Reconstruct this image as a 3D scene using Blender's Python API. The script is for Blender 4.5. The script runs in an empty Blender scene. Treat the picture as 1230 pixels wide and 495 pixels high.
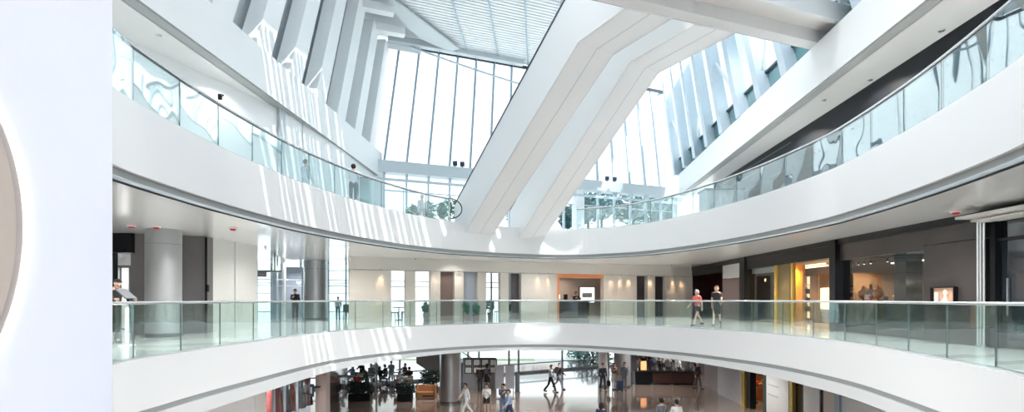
import bpy, bmesh, math, random
from mathutils import Vector, Matrix
C = bpy.context.scene.collection
F = 620.0; CX = 615.0; HY = 359.2; EZ = 1.2          # focal length in pixels, principal column, horizon row, eye height
PI = math.pi
def at(px, py, d):
    """world point seen at pixel (px, py) of the 1230x495 frame, d metres in front of the camera"""
    return Vector(((px-CX)/F*d, d, EZ+(HY-py)/F*d))
def line_u(px, A, w):
    """where the sight line through column px crosses the plan line A + u*w"""
    r = (px-CX)/F
    return (r*A[1]-A[0])/(w[0]-r*w[1])
# ---------------------------------------------------------------- materials
MATS = {}
def mat(name, col, rough=.5, metal=0., var=.03, scale=3., coat=0., emit=None, estr=0., bump=0., spec=.5, stretch=None):
    if name in MATS: return MATS[name]
    m = bpy.data.materials.new(name); m.use_nodes = True
    nt = m.node_tree; b = nt.nodes['Principled BSDF']
    tc = nt.nodes.new('ShaderNodeTexCoord'); mp = nt.nodes.new('ShaderNodeMapping')
    nz = nt.nodes.new('ShaderNodeTexNoise'); nz.inputs['Scale'].default_value = scale; nz.inputs['Detail'].default_value = 4
    if stretch: mp.inputs['Scale'].default_value = stretch
    nt.links.new(tc.outputs['Object'], mp.inputs['Vector']); nt.links.new(mp.outputs['Vector'], nz.inputs['Vector'])
    mx = nt.nodes.new('ShaderNodeMix'); mx.data_type = 'RGBA'
    lo = [max(0, c*(1-var)) for c in col]; hi = [min(1, c*(1+var)) for c in col]
    mx.inputs[6].default_value = (*lo, 1); mx.inputs[7].default_value = (*hi, 1)
    nt.links.new(nz.outputs['Fac'], mx.inputs[0]); nt.links.new(mx.outputs[2], b.inputs['Base Color'])
    b.inputs['Roughness'].default_value = rough; b.inputs['Metallic'].default_value = metal
    b.inputs['Specular IOR Level'].default_value = spec
    b.inputs['Coat Weight'].default_value = coat; b.inputs['Coat Roughness'].default_value = .05
    if emit:
        b.inputs['Emission Color'].default_value = (*emit, 1); b.inputs['Emission Strength'].default_value = estr
    if bump:
        bp = nt.nodes.new('ShaderNodeBump'); bp.inputs['Strength'].default_value = bump
        nt.links.new(nz.outputs['Fac'], bp.inputs['Height']); nt.links.new(bp.outputs['Normal'], b.inputs['Normal'])
    MATS[name] = m
    return m
def glass_mat(name, tint, wav=0., wscale=1., refl=.05, rough=.0, haze=0., hcol=(.9, .97, .97)):
    m = bpy.data.materials.new(name); m.use_nodes = True; nt = m.node_tree
    nt.nodes.remove(nt.nodes['Principled BSDF']); out = nt.nodes['Material Output']
    tr = nt.nodes.new('ShaderNodeBsdfTransparent'); tr.inputs['Color'].default_value = (*tint, 1)
    gl = nt.nodes.new('ShaderNodeBsdfGlossy'); gl.inputs['Roughness'].default_value = rough
    gl.inputs['Color'].default_value = (.95, 1, 1, 1)
    lw = nt.nodes.new('ShaderNodeLayerWeight'); lw.inputs['Blend'].default_value = .5
    pw = nt.nodes.new('ShaderNodeMath'); pw.operation = 'POWER'; pw.inputs[1].default_value = 4.5
    fr = nt.nodes.new('ShaderNodeMath'); fr.operation = 'MULTIPLY_ADD'; fr.inputs[1].default_value = .9; fr.inputs[2].default_value = refl
    nt.links.new(lw.outputs['Facing'], pw.inputs[0]); nt.links.new(pw.outputs[0], fr.inputs[0])
    mx = nt.nodes.new('ShaderNodeMixShader')
    nt.links.new(fr.outputs[0], mx.inputs[0]); nt.links.new(tr.outputs[0], mx.inputs[1]); nt.links.new(gl.outputs[0], mx.inputs[2])
    tc = nt.nodes.new('ShaderNodeTexCoord'); nz = nt.nodes.new('ShaderNodeTexNoise')
    nz.inputs['Scale'].default_value = wscale; nz.inputs['Detail'].default_value = 1
    nt.links.new(tc.outputs['Object'], nz.inputs['Vector'])
    if wav:
        bp = nt.nodes.new('ShaderNodeBump'); bp.inputs['Strength'].default_value = wav; bp.inputs['Distance'].default_value = .1
        nt.links.new(nz.outputs['Fac'], bp.inputs['Height']); nt.links.new(bp.outputs['Normal'], gl.inputs['Normal'])
    last = mx
    if haze:
        df = nt.nodes.new('ShaderNodeBsdfTranslucent'); df.inputs['Color'].default_value = (*hcol, 1)
        m2 = nt.nodes.new('ShaderNodeMixShader'); m2.inputs[0].default_value = haze
        nt.links.new(mx.outputs[0], m2.inputs[1]); nt.links.new(df.outputs[0], m2.inputs[2]); last = m2
    nt.links.new(last.outputs[0], out.inputs['Surface'])
    MATS[name] = m
    return m
WHITE = mat('white_plaster', (.84, .86, .87), .45, var=.012, scale=.6)
WHITE2 = mat('white_painted_steel', (.82, .86, .88), .4, var=.015)
CEIL = mat('glossy_white_ceiling', (.89, .90, .90), .22, var=.01, coat=.7)
STRIP = mat('grey_shadow_gap', (.36, .38, .38), .5, var=.06, scale=8)
BAND = mat('pale_grey_band', (.74, .76, .77), .45, var=.01)
GREYP = mat('pale_grey_panel', (.53, .57, .595), .5, var=.02)
PALE = mat('pale_steel', (.55, .64, .70), .4, .1)
MULL = mat('blue_grey_mullion', (.36, .45, .52), .4, .3)
DARKL = mat('dark_line_metal', (.06, .08, .10), .35, .4)
STEEL = mat('brushed_steel', (.52, .54, .56), .3, .85, var=.08, scale=6, stretch=(6, 6, .15))
RAIL = mat('rail_steel', (.75, .78, .8), .25, .7)
BEIGE = mat('beige_stone', (.66, .61, .55), .5, var=.035, scale=1.2)
BEIGE2 = mat('beige_bulkhead', (.66, .63, .585), .5, var=.02, scale=1.2)
FLOORM = mat('pale_marble_floor', (.80, .81, .80), .12, var=.03, scale=.7, coat=.3)
DARKP = mat('dark_taupe_cladding', (.045, .038, .036), .3, var=.35, scale=.8, coat=.1, spec=.35)
BLACK = mat('black_metal', (.008, .009, .011), .35, spec=.25)
MAROON = mat('maroon_panel', (.10, .018, .018), .4)
BROWN = mat('brown_panel', (.20, .14, .12), .45, var=.1)
GLASS = glass_mat('pale_green_glass', (.85, .93, .915), wav=.05, wscale=.9, refl=.09)
GLASSU = glass_mat('pale_blue_glass', (.87, .945, .955), wav=.4, wscale=.6, refl=.19)
PANE = glass_mat('window_glass', (.95, .98, .99))
SHOPG = glass_mat('shopfront_glass', (.8, .82, .84), wav=.04, wscale=.4)
# ---------------------------------------------------------------- mesh builder
class MB:
    def __init__(self): self.v = []; self.f = []
    def add(self, vs, fs):
        o = len(self.v); self.v += [tuple(p) for p in vs]; self.f += [tuple(i+o for i in f) for f in fs]; return self
    def box(self, x0, x1, y0, y1, z0, z1):
        vs = [(x, y, z) for z in (z0, z1) for y in (y0, y1) for x in (x0, x1)]
        return self.add(vs, [(0,2,3,1),(4,5,7,6),(0,1,5,4),(2,6,7,3),(0,4,6,2),(1,3,7,5)])
    def bar(self, p, q, w, h, up=(0,0,1)):
        """rectangular bar from p to q, w across and h along up"""
        p, q = Vector(p), Vector(q); d = (q-p).normalized(); up = Vector(up)
        s = d.cross(up)
        if s.length < 1e-5: s = d.cross(Vector((0,1,0)))
        s.normalize(); u = s.cross(d).normalized()
        vs = [c+a*s*w/2+b*u*h/2 for c in (p, q) for a, b in ((-1,-1),(1,-1),(1,1),(-1,1))]
        return self.add(vs, [(3,2,1,0),(4,5,6,7),(0,1,5,4),(1,2,6,5),(2,3,7,6),(3,0,4,7)])
    def prism(self, poly, ext):
        """closed planar polygon swept by the vector ext"""
        n = len(poly); e = Vector(ext); a = [Vector(p) for p in poly]; vs = a+[p+e for p in a]
        return self.add(vs, [tuple(range(n))[::-1], tuple(range(n, 2*n))]+[(i, (i+1) % n, (i+1) % n+n, i+n) for i in range(n)])
    def plan(self, poly, z0, z1): return self.prism([(p[0], p[1], z0) for p in poly], (0, 0, z1-z0))
    def tube(self, pts, r, n=8, closed=False):
        pts = [Vector(p) for p in pts]; m = len(pts); rs = r if isinstance(r, (list, tuple)) else [r]*m; o = []
        for i, p in enumerate(pts):
            a = pts[(i-1) % m] if (closed or i > 0) else p; b = pts[(i+1) % m] if (closed or i < m-1) else p
            d = (b-a).normalized(); s = d.cross(Vector((0,0,1)))
            if s.length < 1e-3: s = d.cross(Vector((0,1,0)))
            s.normalize(); u = s.cross(d)
            o += [p+(s*math.cos(t)+u*math.sin(t))*rs[i] for t in [2*PI*k/n for k in range(n)]]
        fs = []
        for i in range(m if closed else m-1):
            j = (i+1) % m
            fs += [(i*n+k, i*n+(k+1) % n, j*n+(k+1) % n, j*n+k) for k in range(n)]
        if not closed: fs += [tuple(range(n))[::-1], tuple(range((m-1)*n, m*n))]
        return self.add(o, fs)
    def lathe(self, prof, c=(0,0,0), n=24):
        """prof: (radius, z) from bottom to top"""
        m = len(prof); o = [(c[0]+r*math.cos(2*PI*k/n), c[1]+r*math.sin(2*PI*k/n), c[2]+z) for r, z in prof for k in range(n)]
        fs = [(i*n+k, i*n+(k+1) % n, (i+1)*n+(k+1) % n, (i+1)*n+k) for i in range(m-1) for k in range(n)]
        return self.add(o, fs+[tuple(range(n))[::-1], tuple(range((m-1)*n, m*n))])
    def ball(self, c, r, n=10, m=7):
        r = r if isinstance(r, (list, tuple)) else (r, r, r)
        o = [(c[0], c[1], c[2]-r[2])]
        for i in range(1, m):
            t = -PI/2+PI*i/m
            o += [(c[0]+r[0]*math.cos(t)*math.cos(2*PI*k/n), c[1]+r[1]*math.cos(t)*math.sin(2*PI*k/n), c[2]+r[2]*math.sin(t)) for k in range(n)]
        o.append((c[0], c[1], c[2]+r[2])); top = len(o)-1
        fs = [(0, 1+(k+1) % n, 1+k) for k in range(n)]
        for i in range(m-2): fs += [(1+i*n+k, 1+i*n+(k+1) % n, 1+(i+1)*n+(k+1) % n, 1+(i+1)*n+k) for k in range(n)]
        return self.add(o, fs+[(1+(m-2)*n+k, 1+(m-2)*n+(k+1) % n, top) for k in range(n)])
    def build(self, name, m, parent=None, smooth=None, bevel=0, local=False):
        me = bpy.data.meshes.new(name); me.from_pydata(self.v, [], self.f); me.update()
        bm = bmesh.new(); bm.from_mesh(me)
        bmesh.ops.recalc_face_normals(bm, faces=bm.faces)
        if bevel: bmesh.ops.bevel(bm, geom=list(bm.edges), offset=bevel, segments=2, affect='EDGES', profile=.5, clamp_overlap=True)
        bm.to_mesh(me); bm.free()
        if smooth:
            me.shade_smooth(); me.set_sharp_from_angle(angle=math.radians(smooth))
        return link(name, me, m, parent, local)
def link(name, me, m, parent=None, local=False):
    o = bpy.data.objects.new(name, me); C.objects.link(o)
    if m: me.materials.append(m)
    if parent:
        o.parent = parent
        if not local:
            q = parent; off = Vector((0,0,0))
            while q: off += q.location; q = q.parent
            me.transform(Matrix.Translation(-off))
    return o
def tag(o, label, cat, group=None, kind=None):
    o['label'] = label; o['category'] = cat
    if group: o['group'] = group
    if kind: o['kind'] = kind
    return o
def thing(name, label, cat, loc=(0,0,0), group=None, kind=None, rz=0):
    o = bpy.data.objects.new(name, None); C.objects.link(o); o.location = loc; o.rotation_euler = (0, 0, rz)
    o.empty_display_size = .2
    return tag(o, label, cat, group, kind)
def struct(o, label=None, cat=None):
    o['kind'] = 'structure'
    if label: o['label'] = label
    if cat: o['category'] = cat
    return o
def copy_tree(o, parent=None):
    c = o.copy(); C.objects.link(c)
    if parent is not None: c.parent = parent
    for ch in list(o.children): copy_tree(ch, c)
    return c
# ================================================================ the building
GZ, U2, CE, U3, C2, ROOF = -4.8, 5.0, 3.4, 10.0, 8.5, 18.4      # ground floor, upper floor, its soffit, third floor, its soffit, roof
def crspline(ctrl, per):
    n = len(ctrl); out = []
    for i in range(n):
        p0, p1, p2, p3 = [Vector(ctrl[(i+k-1) % n]) for k in range(4)]
        for j in range(per):
            t = j/per
            out.append(.5*((2*p1)+(p2-p0)*t+(2*p0-5*p1+4*p2-p3)*t*t+(3*p1-p0-3*p2+p3)*t**3))
    return out
NEAR = [(6.9,5.6),(5.3,3.2),(3.2,1.2),(1.4,.1),(0,-.5),(-.7,.1),(-1.35,1.4),(-2.45,2.95),(-3.95,4.85),(-5.5,6.75),(-6.75,8.3)]
MIDC = [(-7.35,9.7),(-7.4,11),(-7.37,12.5),(-7.2,14.5),(-6.95,17),(-6.4,19.3),(-5.05,21.6),(-2.6,24.1),(.2,25.3),(3.26,25.0),(6.57,22.3),(8.5,18.9),(9.12,16.4),(9.2,14),(8.85,11.8),(8.33,9.56),(7.92,8.1)]+NEAR
UPC = [(-7.2,9.5),(-7.3,11.5),(-7.27,13.1),(-7.1,15),(-6.85,16.8),(-6.2,19.3),(-5.5,21.2),(-4.5,23.2),(-3.0,25.2),(-.4,27.1),(2.7,28.2),(5.3,27.3),(6.9,25.6),(8.1,22.9),(8.95,19.6),(9.35,16),(9.25,14),(8.85,11.4),(8.3,9.1),(7.9,7.9)]+NEAR
MID = crspline(MIDC, 7); UPP = crspline(UPC, 7)
def offset(loop, o):
    n = len(loop); r = []
    for i, p in enumerate(loop):
        d = (loop[(i+1) % n]-loop[(i-1) % n]).normalized()
        r.append(Vector((p[0]-d[1]*o, p[1]+d[0]*o)))     # curve runs clockwise: left normal points away from the void
    return r
def lipz(p, z):
    """the lower lip is shallower at the far end of the hall"""
    return z+.18*min(1, max(0, (p[1]-16)/8)) if -1.6 < z < -1.3 else z
def band(loop, prof, closed=True):
    """prof: (offset away from the void, z) list lofted along the loop"""
    mb = MB(); n = len(loop); m = len(prof); vs = []
    loops = [offset(loop, o) for o, z in prof]
    for i in range(n): vs += [(loops[k][i][0], loops[k][i][1], lipz(loop[i], prof[k][1])) for k in range(m)]
    fs = [(i*m+k, ((i+1) % n)*m+k, ((i+1) % n)*m+k+1, i*m+k+1) for i in range(n) for k in range(m-1)]
    return mb.add(vs, fs)
RECT = (-24, 26, -7, 50)
def ring(loop, z, c=(1, 12)):
    """flat sheet between the opening and the outer rectangle"""
    x0, x1, y0, y1 = RECT; n = len(loop); outer = []
    for p in loop:
        d = (p-Vector(c)).normalized()
        t = min(((x1 if d[0] > 0 else x0)-c[0])/d[0] if abs(d[0]) > 1e-6 else 1e9, ((y1 if d[1] > 0 else y0)-c[1])/d[1] if abs(d[1]) > 1e-6 else 1e9)
        outer.append(Vector(c)+d*t)
    vs = [(p[0], p[1], z) for p in loop]+[(p[0], p[1], z) for p in outer]
    return MB().add(vs, [(i, (i+1) % n, (i+1) % n+n, i+n) for i in range(n)])
# ground
g = MB(); g.box(-24, 26, -7, 50, GZ-.3, GZ)
GFL = mat('polished_brown_granite', (.30, .235, .20), .09, var=.06, scale=1.5, coat=.5)
struct(g.build('floor', GFL), 'polished brown stone floor of the lowest level', 'floor')
g = MB(); g.box(-90, 110, 50, 220, GZ-.4, GZ-.1)
struct(g.build('ground', mat('outdoor_paving', (.62, .64, .62), .8, var=.08, scale=.3)), 'pale paving outside beyond the ground level windows', 'ground')
# middle level slab
struct(ring(MID, 0).build('floor.001', FLOORM), 'pale polished floor of the middle gallery behind the glass', 'floor')
struct(band(MID, [(0, 0), (0, -1.04), (.07, -1.04)]).build('trim_1', WHITE, smooth=40), 'white curved edge of the middle gallery below the glass', 'fascia')
struct(band(MID, [(.07, -1.04), (.07, -1.18)]).build('trim_2', STRIP, smooth=40), 'grey line running along the middle gallery edge', 'trim')
struct(band(MID, [(.07, -1.18), (.0, -1.18), (0, -1.5), (.12, -1.5)]).build('trim_3', BAND, smooth=40), 'pale lower lip of the middle gallery edge', 'trim')
struct(ring(offset(MID, .12), -1.32).build('ceiling', CEIL), 'white ceiling over the lowest level', 'ceiling')
# upper level slab
struct(ring(UPP, U2).build('floor.002', FLOORM), 'floor of the upper gallery behind the glass', 'floor')
struct(band(UPP, [(0, U2), (0, U2-1.38), (.10, U2-1.38)]).build('trim_4', WHITE, smooth=40), 'broad white curved edge of the upper gallery', 'fascia')
struct(band(UPP, [(.10, U2-1.38), (.10, U2-1.53)]).build('trim_5', STRIP, smooth=40), 'grey recessed line under the upper gallery edge', 'trim')
struct(band(UPP, [(.10, U2-1.53), (.06, U2-1.53), (.06, U2-1.55), (.16, U2-1.57)]).build('trim_6', PALE, smooth=40), 'thin bright metal lip under the upper gallery edge', 'trim')
struct(band(UPP, [(.16, U2-1.57), (.22, U2-1.57), (.22, CE)]).build('trim_7', DARKL, smooth=40), 'thin dark gap around the glossy ceiling edge', 'trim')
struct(ring(offset(UPP, .22), CE).build('ceiling.001', CEIL), 'glossy white ceiling over the middle gallery', 'ceiling')
# third level: straight edge beams, slabs behind them
AX = Vector((.053, 1, 0)).normalized()
LA, LB = Vector((-9.75, 3.5)), Vector((-7.85, 31.2))
RA, RB = Vector((9.45, 3.0)), Vector((11.8, 36.5))
def edge_beam(A, B, s, label, names):
    d = (B-A).normalized(); n = Vector((d[1], -d[0]))*(-s)     # away from the void
    def q(P, o): return (P[0]+n[0]*o, P[1]+n[1]*o)
    def strip(prof):
        vs = [(*q(P, o), z) for P in (A, B) for o, z in prof]; m = len(prof)
        return MB().add(vs, [(k, k+1, m+k+1, m+k) for k in range(m-1)])
    struct(strip([(0, C2+.02), (0, U3), (.35, U3), (.35, U3-.02)]).build(names[0], WHITE), label, 'beam')
    struct(strip([(0, C2+.02), (.06, C2+.02), (.06, C2-.0), (.42, C2)]).build(names[1], STRIP), 'grey line under the '+label, 'trim')
edge_beam(LA, LB, 1, 'straight white edge beam high on the left', ('trim_8', 'trim_9'))
edge_beam(RA, RB, -1, 'straight white edge beam high on the right', ('trim_10', 'trim_11'))
g = MB(); g.plan([(LA[0]-.3, LA[1]), (LB[0]-.3, LB[1]), (-24, LB[1]), (-24, -7), (LA[0]-.3, -7)], U3-.05, U3)
struct(g.build('floor.003', FLOORM), 'third level floor on the left side', 'floor')
g = MB(); g.plan([(RA[0]+.3, RA[1]), (RB[0]+.3, RB[1]), (26, RB[1]), (26, -7), (RA[0]+.3, -7)], U3-.05, U3)
struct(g.build('floor.004', FLOORM), 'third level floor on the right side', 'floor')
SOFL = mat('pale_soffit', (.74, .75, .74), .35, var=.01)
g = MB(); g.plan([(LA[0]-.4, LA[1]), (LB[0]-.4, LB[1]), (-24, LB[1]), (-24, -7), (LA[0]-.4, -7)], C2, C2+.1)
struct(g.build('ceiling.002', SOFL), 'pale soffit over the left upper gallery', 'ceiling')
g = MB(); g.plan([(RA[0]+.4, RA[1]), (RB[0]+.4, RB[1]), (26, RB[1]), (26, -7), (RA[0]+.4, -7)], C2, C2+.1)
struct(g.build('ceiling.003', SOFL), 'pale soffit over the right upper gallery', 'ceiling')
# side and back enclosure
def wall_poly(name, pts, z0, z1, th, m, label, side):
    """upright wall of thickness th along a plan polyline (offset to the left of travel)"""
    pts = [Vector(p) for p in pts]; L = []
    for i, p in enumerate(pts):
        a = pts[max(0, i-1)]; b = pts[min(len(pts)-1, i+1)]; d = (b-a).normalized(); L.append(p+Vector((-d[1], d[0]))*th)
    n = len(pts); mb = MB()
    for i in range(n-1): mb.plan([pts[i], pts[i+1], L[i+1], L[i]], z0, z1)
    return struct(mb.build(name, m, smooth=30), label, 'wall')
wall_poly('wall_south', [(-24, -7), (26, -7)], GZ, ROOF, -.3, WHITE, 'white wall closing the hall behind the viewer', 's')
# outer side walls: ground and middle levels only on the left up to the window bay
wall_poly('wall_west', [(-24, -7), (-24, 36)], GZ, U2, .3, WHITE, 'white outer wall far left', 'w')
wall_poly('wall_east', [(26, -7), (26, 50)], GZ, U2, -.3, WHITE, 'white outer wall far right', 'e')
# upper gallery back walls
ug = [(-13.5, 4), (-12.6, 9), (-11.2, 13.5), (-9.9, 17), (-8.9, 20), (-8.35, 25), (-8.1, 31)]
wall_poly('wall_gallery', ug, U2, C2, .25, WHITE, 'white wall along the left upper gallery', 'w')
g = MB()
for px in (338, 364, 382):
    A = Vector((-8.9, 20)); w = (Vector((-8.1, 31))-A).normalized(); u = line_u(px, A, w); P = A+w*u
    g.box(P[0]-.02, P[0]+.05, P[1]-.22, P[1]+.22, U2, C2)
struct(g.build('trim_12', GREYP), 'grey upright joints in the white gallery wall on the left', 'trim')
DSHOP = mat('dark_shopfront', (.010, .012, .016), .45, spec=.2)
wall_poly('wall_shopfront', [(11.75, 3), (11.9, 12.7), (12.3, 19.8), (12.9, 33)], U2, C2, -.3, DSHOP, 'black shopfront along the right upper gallery', 'e')
g = MB()
for z in (7.1, 7.75, 8.2):
    P, Q = Vector((11.86, 12.7, z)), Vector((12.22, 19.8, z)); g.bar(P+Vector((-.1,-8,0)), Q+Vector((.6, 12, 0)), .06, .04)
struct(g.build('trim_13', mat('dark_grey_rail', (.10, .12, .14), .3, .4)), 'thin grey rails along the black upper shopfront', 'trim')
# ---------------------------------------------------------------- raked end window wall
EA = Vector((-7.95, 31.0)); EB = Vector((12.3, 38.95)); EW = (EB-EA).normalized(); EN = Vector((-EW[1], EW[0])); EL = (EB-EA).length
LEAN = .40
def E(u, z, n=0.):
    """point of the end wall: u along it, height z; above the beam the glass leans back"""
    lean = max(0., z-9.45)*LEAN
    return Vector((EA[0]+EW[0]*u+.05*lean+EN[0]*n, EA[1]+EW[1]*u+lean+EN[1]*n, z))
NM = 16; UM = [.25+1.345*k for k in range(NM)]
def glazing(name, z0, z1, label, us):
    mb = MB(); mb.prism([E(us[0], z0), E(us[-1], z0), E(us[-1], z1), E(us[0], z1)], (EN[0]*.03, EN[1]*.03, 0))
    return struct(mb.build(name, PANE), label, 'window')
wu = glazing('window_1', 9.45, ROOF-.15, 'tall raked glass wall above the white cross beam', [UM[0]-.3, UM[-1]+.45])
for k, u in enumerate(UM):
    MB().bar(E(u, 9.4), E(u, ROOF-.1), .14, .16, up=(EN[0], EN[1], 0)).build('mullion', MULL, wu)
BOLT = mat('glass_bolt', (.3, .36, .42), .3, .6)
b = MB()
for u in UM[:-1]:
    for z in (10.8, 12.4, 14.0, 15.6, 17.2):
        for du in (.32, 1.02): b.ball(E(u+du, z, -.05), .04, 6, 4)
b.build('fixing', BOLT, wu)
MB().bar(E(-.1, ROOF-.25, -.1), E(EL, ROOF-.25, -.1), .12, .22).build('top_rail', DARKL, wu)
wl = glazing('window_2', U2, 8.75, 'lower window band under the white cross beam, trees beyond it', [0, EL])
for k in range(0, NM):
    MB().bar(E(UM[k], U2, -.02), E(UM[k], 8.75, -.02), .11, .2, up=(EN[0], EN[1], 0)).build('mullion', PALE, wl)
b = MB()
b.bar(E(0, 7.75, -.03), E(EL, 7.75, -.03), .07, .07)
b.build('crossbar', PALE, wl)
b = MB(); b.prism([E(-.3, 8.75, -.55), E(-.3, 9.45, -.55), E(-.3, 9.45, .25), E(-.3, 8.75, .25)], tuple(E(EL+.4, 0)-E(-.3, 0)))
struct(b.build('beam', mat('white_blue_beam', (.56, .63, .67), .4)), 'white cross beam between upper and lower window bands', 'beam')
b = MB(); b.bar(E(-.2, 8.35, -.35), E(EL, 8.35, -.35), .12, .16)
for u in UM: b.bar(E(u, 8.3, -.36), E(u, 8.8, -.36), .08, .08)
struct(b.build('beam.001', PALE), 'thin rail hung below the white cross beam', 'beam')
# white end piers of the lower window band
for i, (u0, u1) in enumerate(((-.6, .15), (13.1, 13.75), (EL-.1, EL+.9))):
    b = MB(); b.prism([E(u0, U2, -.4), E(u1, U2, -.4), E(u1, U2, .2), E(u0, U2, .2)], (0, 0, 3.75))
    struct(b.build('column', WHITE2), ('white pier at the left end of the lower window band', 'slim white pier in the middle of the lower window band', 'white pier at the right end of the lower window band')[i], 'pier')
b = MB(); b.bar(E(-.6, ROOF-.12, -.55), E(9, ROOF-.12, -.55), .45, .4); struct(b.build('beam.002', GREYP), 'pale beam along the top left of the glass wall', 'beam')
# curved cable truss in front of the upper glass
b = MB(); pts = []
for k in range(17):
    t = k/16; u = .8+t*11; z = ROOF-.5-1.5*math.sin(PI*min(1, t*.72)*.5)*1.4
    pts.append(E(u, z, -.6))
b.tube(pts, .07, 6)
for k in range(1, 16, 2): b.bar(pts[k], E(.8+k/16*11, ROOF-.3, -.2), .03, .03)
tr = b.build('cable_truss', PALE, smooth=40); struct(tr, 'thin curved truss bowing below the top of the glass wall', 'truss')
# ---------------------------------------------------------------- louvred ceiling over the window end
def R(u, v, z=ROOF):       # u along the end wall, v along the building axis towards the viewer
    return Vector((EA[0]+EW[0]*u-AX[0]*v+.2, EA[1]+EW[1]*u-AX[1]*v+3.5, z))
LOUV = mat('louvre_aluminium', (.80, .82, .84), .4, .0, var=.02)
LC = []
LP, LD = Vector((-6.95, 29.7)), Vector((3.25, 5.6))       # diagonal edge of the louvred field
def left_u(v):
    r = R(0, v); a, bq = LP[0]-r[0], LP[1]-r[1]; det = EW[0]*-LD[1]+LD[0]*EW[1]
    return max(-2.0, (a*-LD[1]+LD[0]*bq)/det)
b = MB(); v = .15
while v < 14:
    b.bar(R(left_u(v), v), R(20.5, v), .21, .06); v += .32
lou = struct(b.build('ceiling.004', LOUV), 'white louvred ceiling of fine parallel slats', 'ceiling')
b = MB()
for u in (5.0, 7.3, 9.6, 11.9, 14.2, 16.5): b.bar(R(u, -.1, ROOF-.05), R(u, 14, ROOF-.05), .09, .08)
for v in (1.5, 4, 6.5, 9, 11.5): b.bar(R(left_u(v), v, ROOF+.15), R(20, v, ROOF+.15), .06, .1)
b.build('batten', MULL, lou)
b = MB(); b.prism([R(-2.5, -.3, ROOF+.3), R(20.5, -.3, ROOF+.3), R(20.5, 14, ROOF+.3), R(-2.5, 14, ROOF+.3)], (0, 0, .05))
b.build('backing', mat('louvre_backing', (.5, .53, .55), .6), lou)
b = MB()
poly = []
for px, py in ((462,-40),(476,-40),(473,0),(552,59),(540,62),(505,47),(484,28),(470,10)):
    d = (ROOF-.3-EZ)*F/(HY-py); poly.append(((px-CX)/F*d, d))
poly[0] = (poly[0][0]-.6, poly[0][1]); b.plan(poly, ROOF-.3, ROOF-.18)
struct(b.build('trim_14', GREYP), 'grey diagonal border strip beside the louvred ceiling', 'trim')
# unseen roof shaped to streak and soften sunlight: frosted glass near, slats further back
FROST = glass_mat('sun_diffusing_glass', (.0, .0, .0), haze=.96, hcol=(.5, .52, .55))
b = MB(); rnd = random.Random(7); y = 10.2
while y < 27.5:
    wdt = rnd.choice((.16, .2, .3, .75)); b.box(-2.0 if y < 15 else -5.2, 15, y, y+wdt, ROOF, ROOF+.3); y += wdt+rnd.choice((.14, .2, .26, .3))
roofm = struct(b.build('roof', WHITE2), 'unseen white roof slats added to streak the sunlight in the hall', 'roof')
MB().box(-2.0, 15, 10, 28, ROOF+.4, ROOF+.45).box(-5.2, -2.0, 15.4, 28, ROOF+.4, ROOF+.45).build('roof_glass', PANE, roofm)
MB().box(-14, 16, -7, 10, ROOF+.4, ROOF+.45).box(-14, -5.2, 10, 30, ROOF+.4, ROOF+.45).box(-5.2, -2.0, 10, 15.4, ROOF+.4, ROOF+.45).build('roof_glass', FROST, roofm)  # frosted sheets added to keep sun patches off these areas
# ---------------------------------------------------------------- raked fins on both sides
LEANV = Vector((.02, .42, 1))
def fin(P, z0, z1, w, dep, s, m, name='fin', up=None):
    """raked fin whose wall-side foot is P; s = direction of the hall"""
    a = Vector((P[0], P[1], z0)); e = LEANV*(z1-z0)
    poly = [a-AX*w/2, a+AX*w/2, a+AX*w/2+Vector((s*dep, 0, 0)), a-AX*w/2+Vector((s*dep, 0, 0))]
    return MB().prism(poly, e)
LFA = Vector((-9.75, 12)); 
finwall = MB(); finwall.prism([(-10.35+.053*(-4), 6, U3), (-10.35+.053*21.5, 31.5, U3), (-10.35+.053*25, 35, ROOF), (-10.35, 10, ROOF)], (-.25, 0, 0))
lw = struct(finwall.build('wall_left', GREYP), 'pale grey recessed wall between the white fins high on the left', 'wall')
LFIN = []
for k in range(10):
    d = 8.9+2.42*k; P = (-9.95+.053*(d-12), d)
    LFIN.append(P)
    f = fin(P, U3, ROOF-.3, 1.05, .62, 1, WHITE).build('fin', WHITE, lw)
for k in range(4, 10):     # tops turn into roof beams
    P = LFIN[k]; top = Vector((P[0], P[1], 0))+LEANV*(ROOF-.4-U3); top.z = ROOF-.45
    L = line_u({9: 505, 8: 486, 7: 473, 6: 465, 5: 458, 4: 452}[k], top, EW)
    MB().bar(top, top+Vector((EW[0], EW[1], 0))*max(1.2, L), .5, .45).build('roof_rib', WHITE, lw)
for k, (z0, z1) in zip((3, 4, 5, 6, 7, 8), ((12.5, 14), (15, 16.6), (12, 13.6), (13.5, 15), (11.5, 13), (14, 15.5))):
    P = LFIN[k]; a = Vector((P[0]+.45, P[1], U3))
    MB().bar(a+LEANV*(z0-U3)+AX*.7, a+LEANV*(z1-U3)-AX*.1, .14, .14).build('brace', WHITE2, lw)
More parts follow.
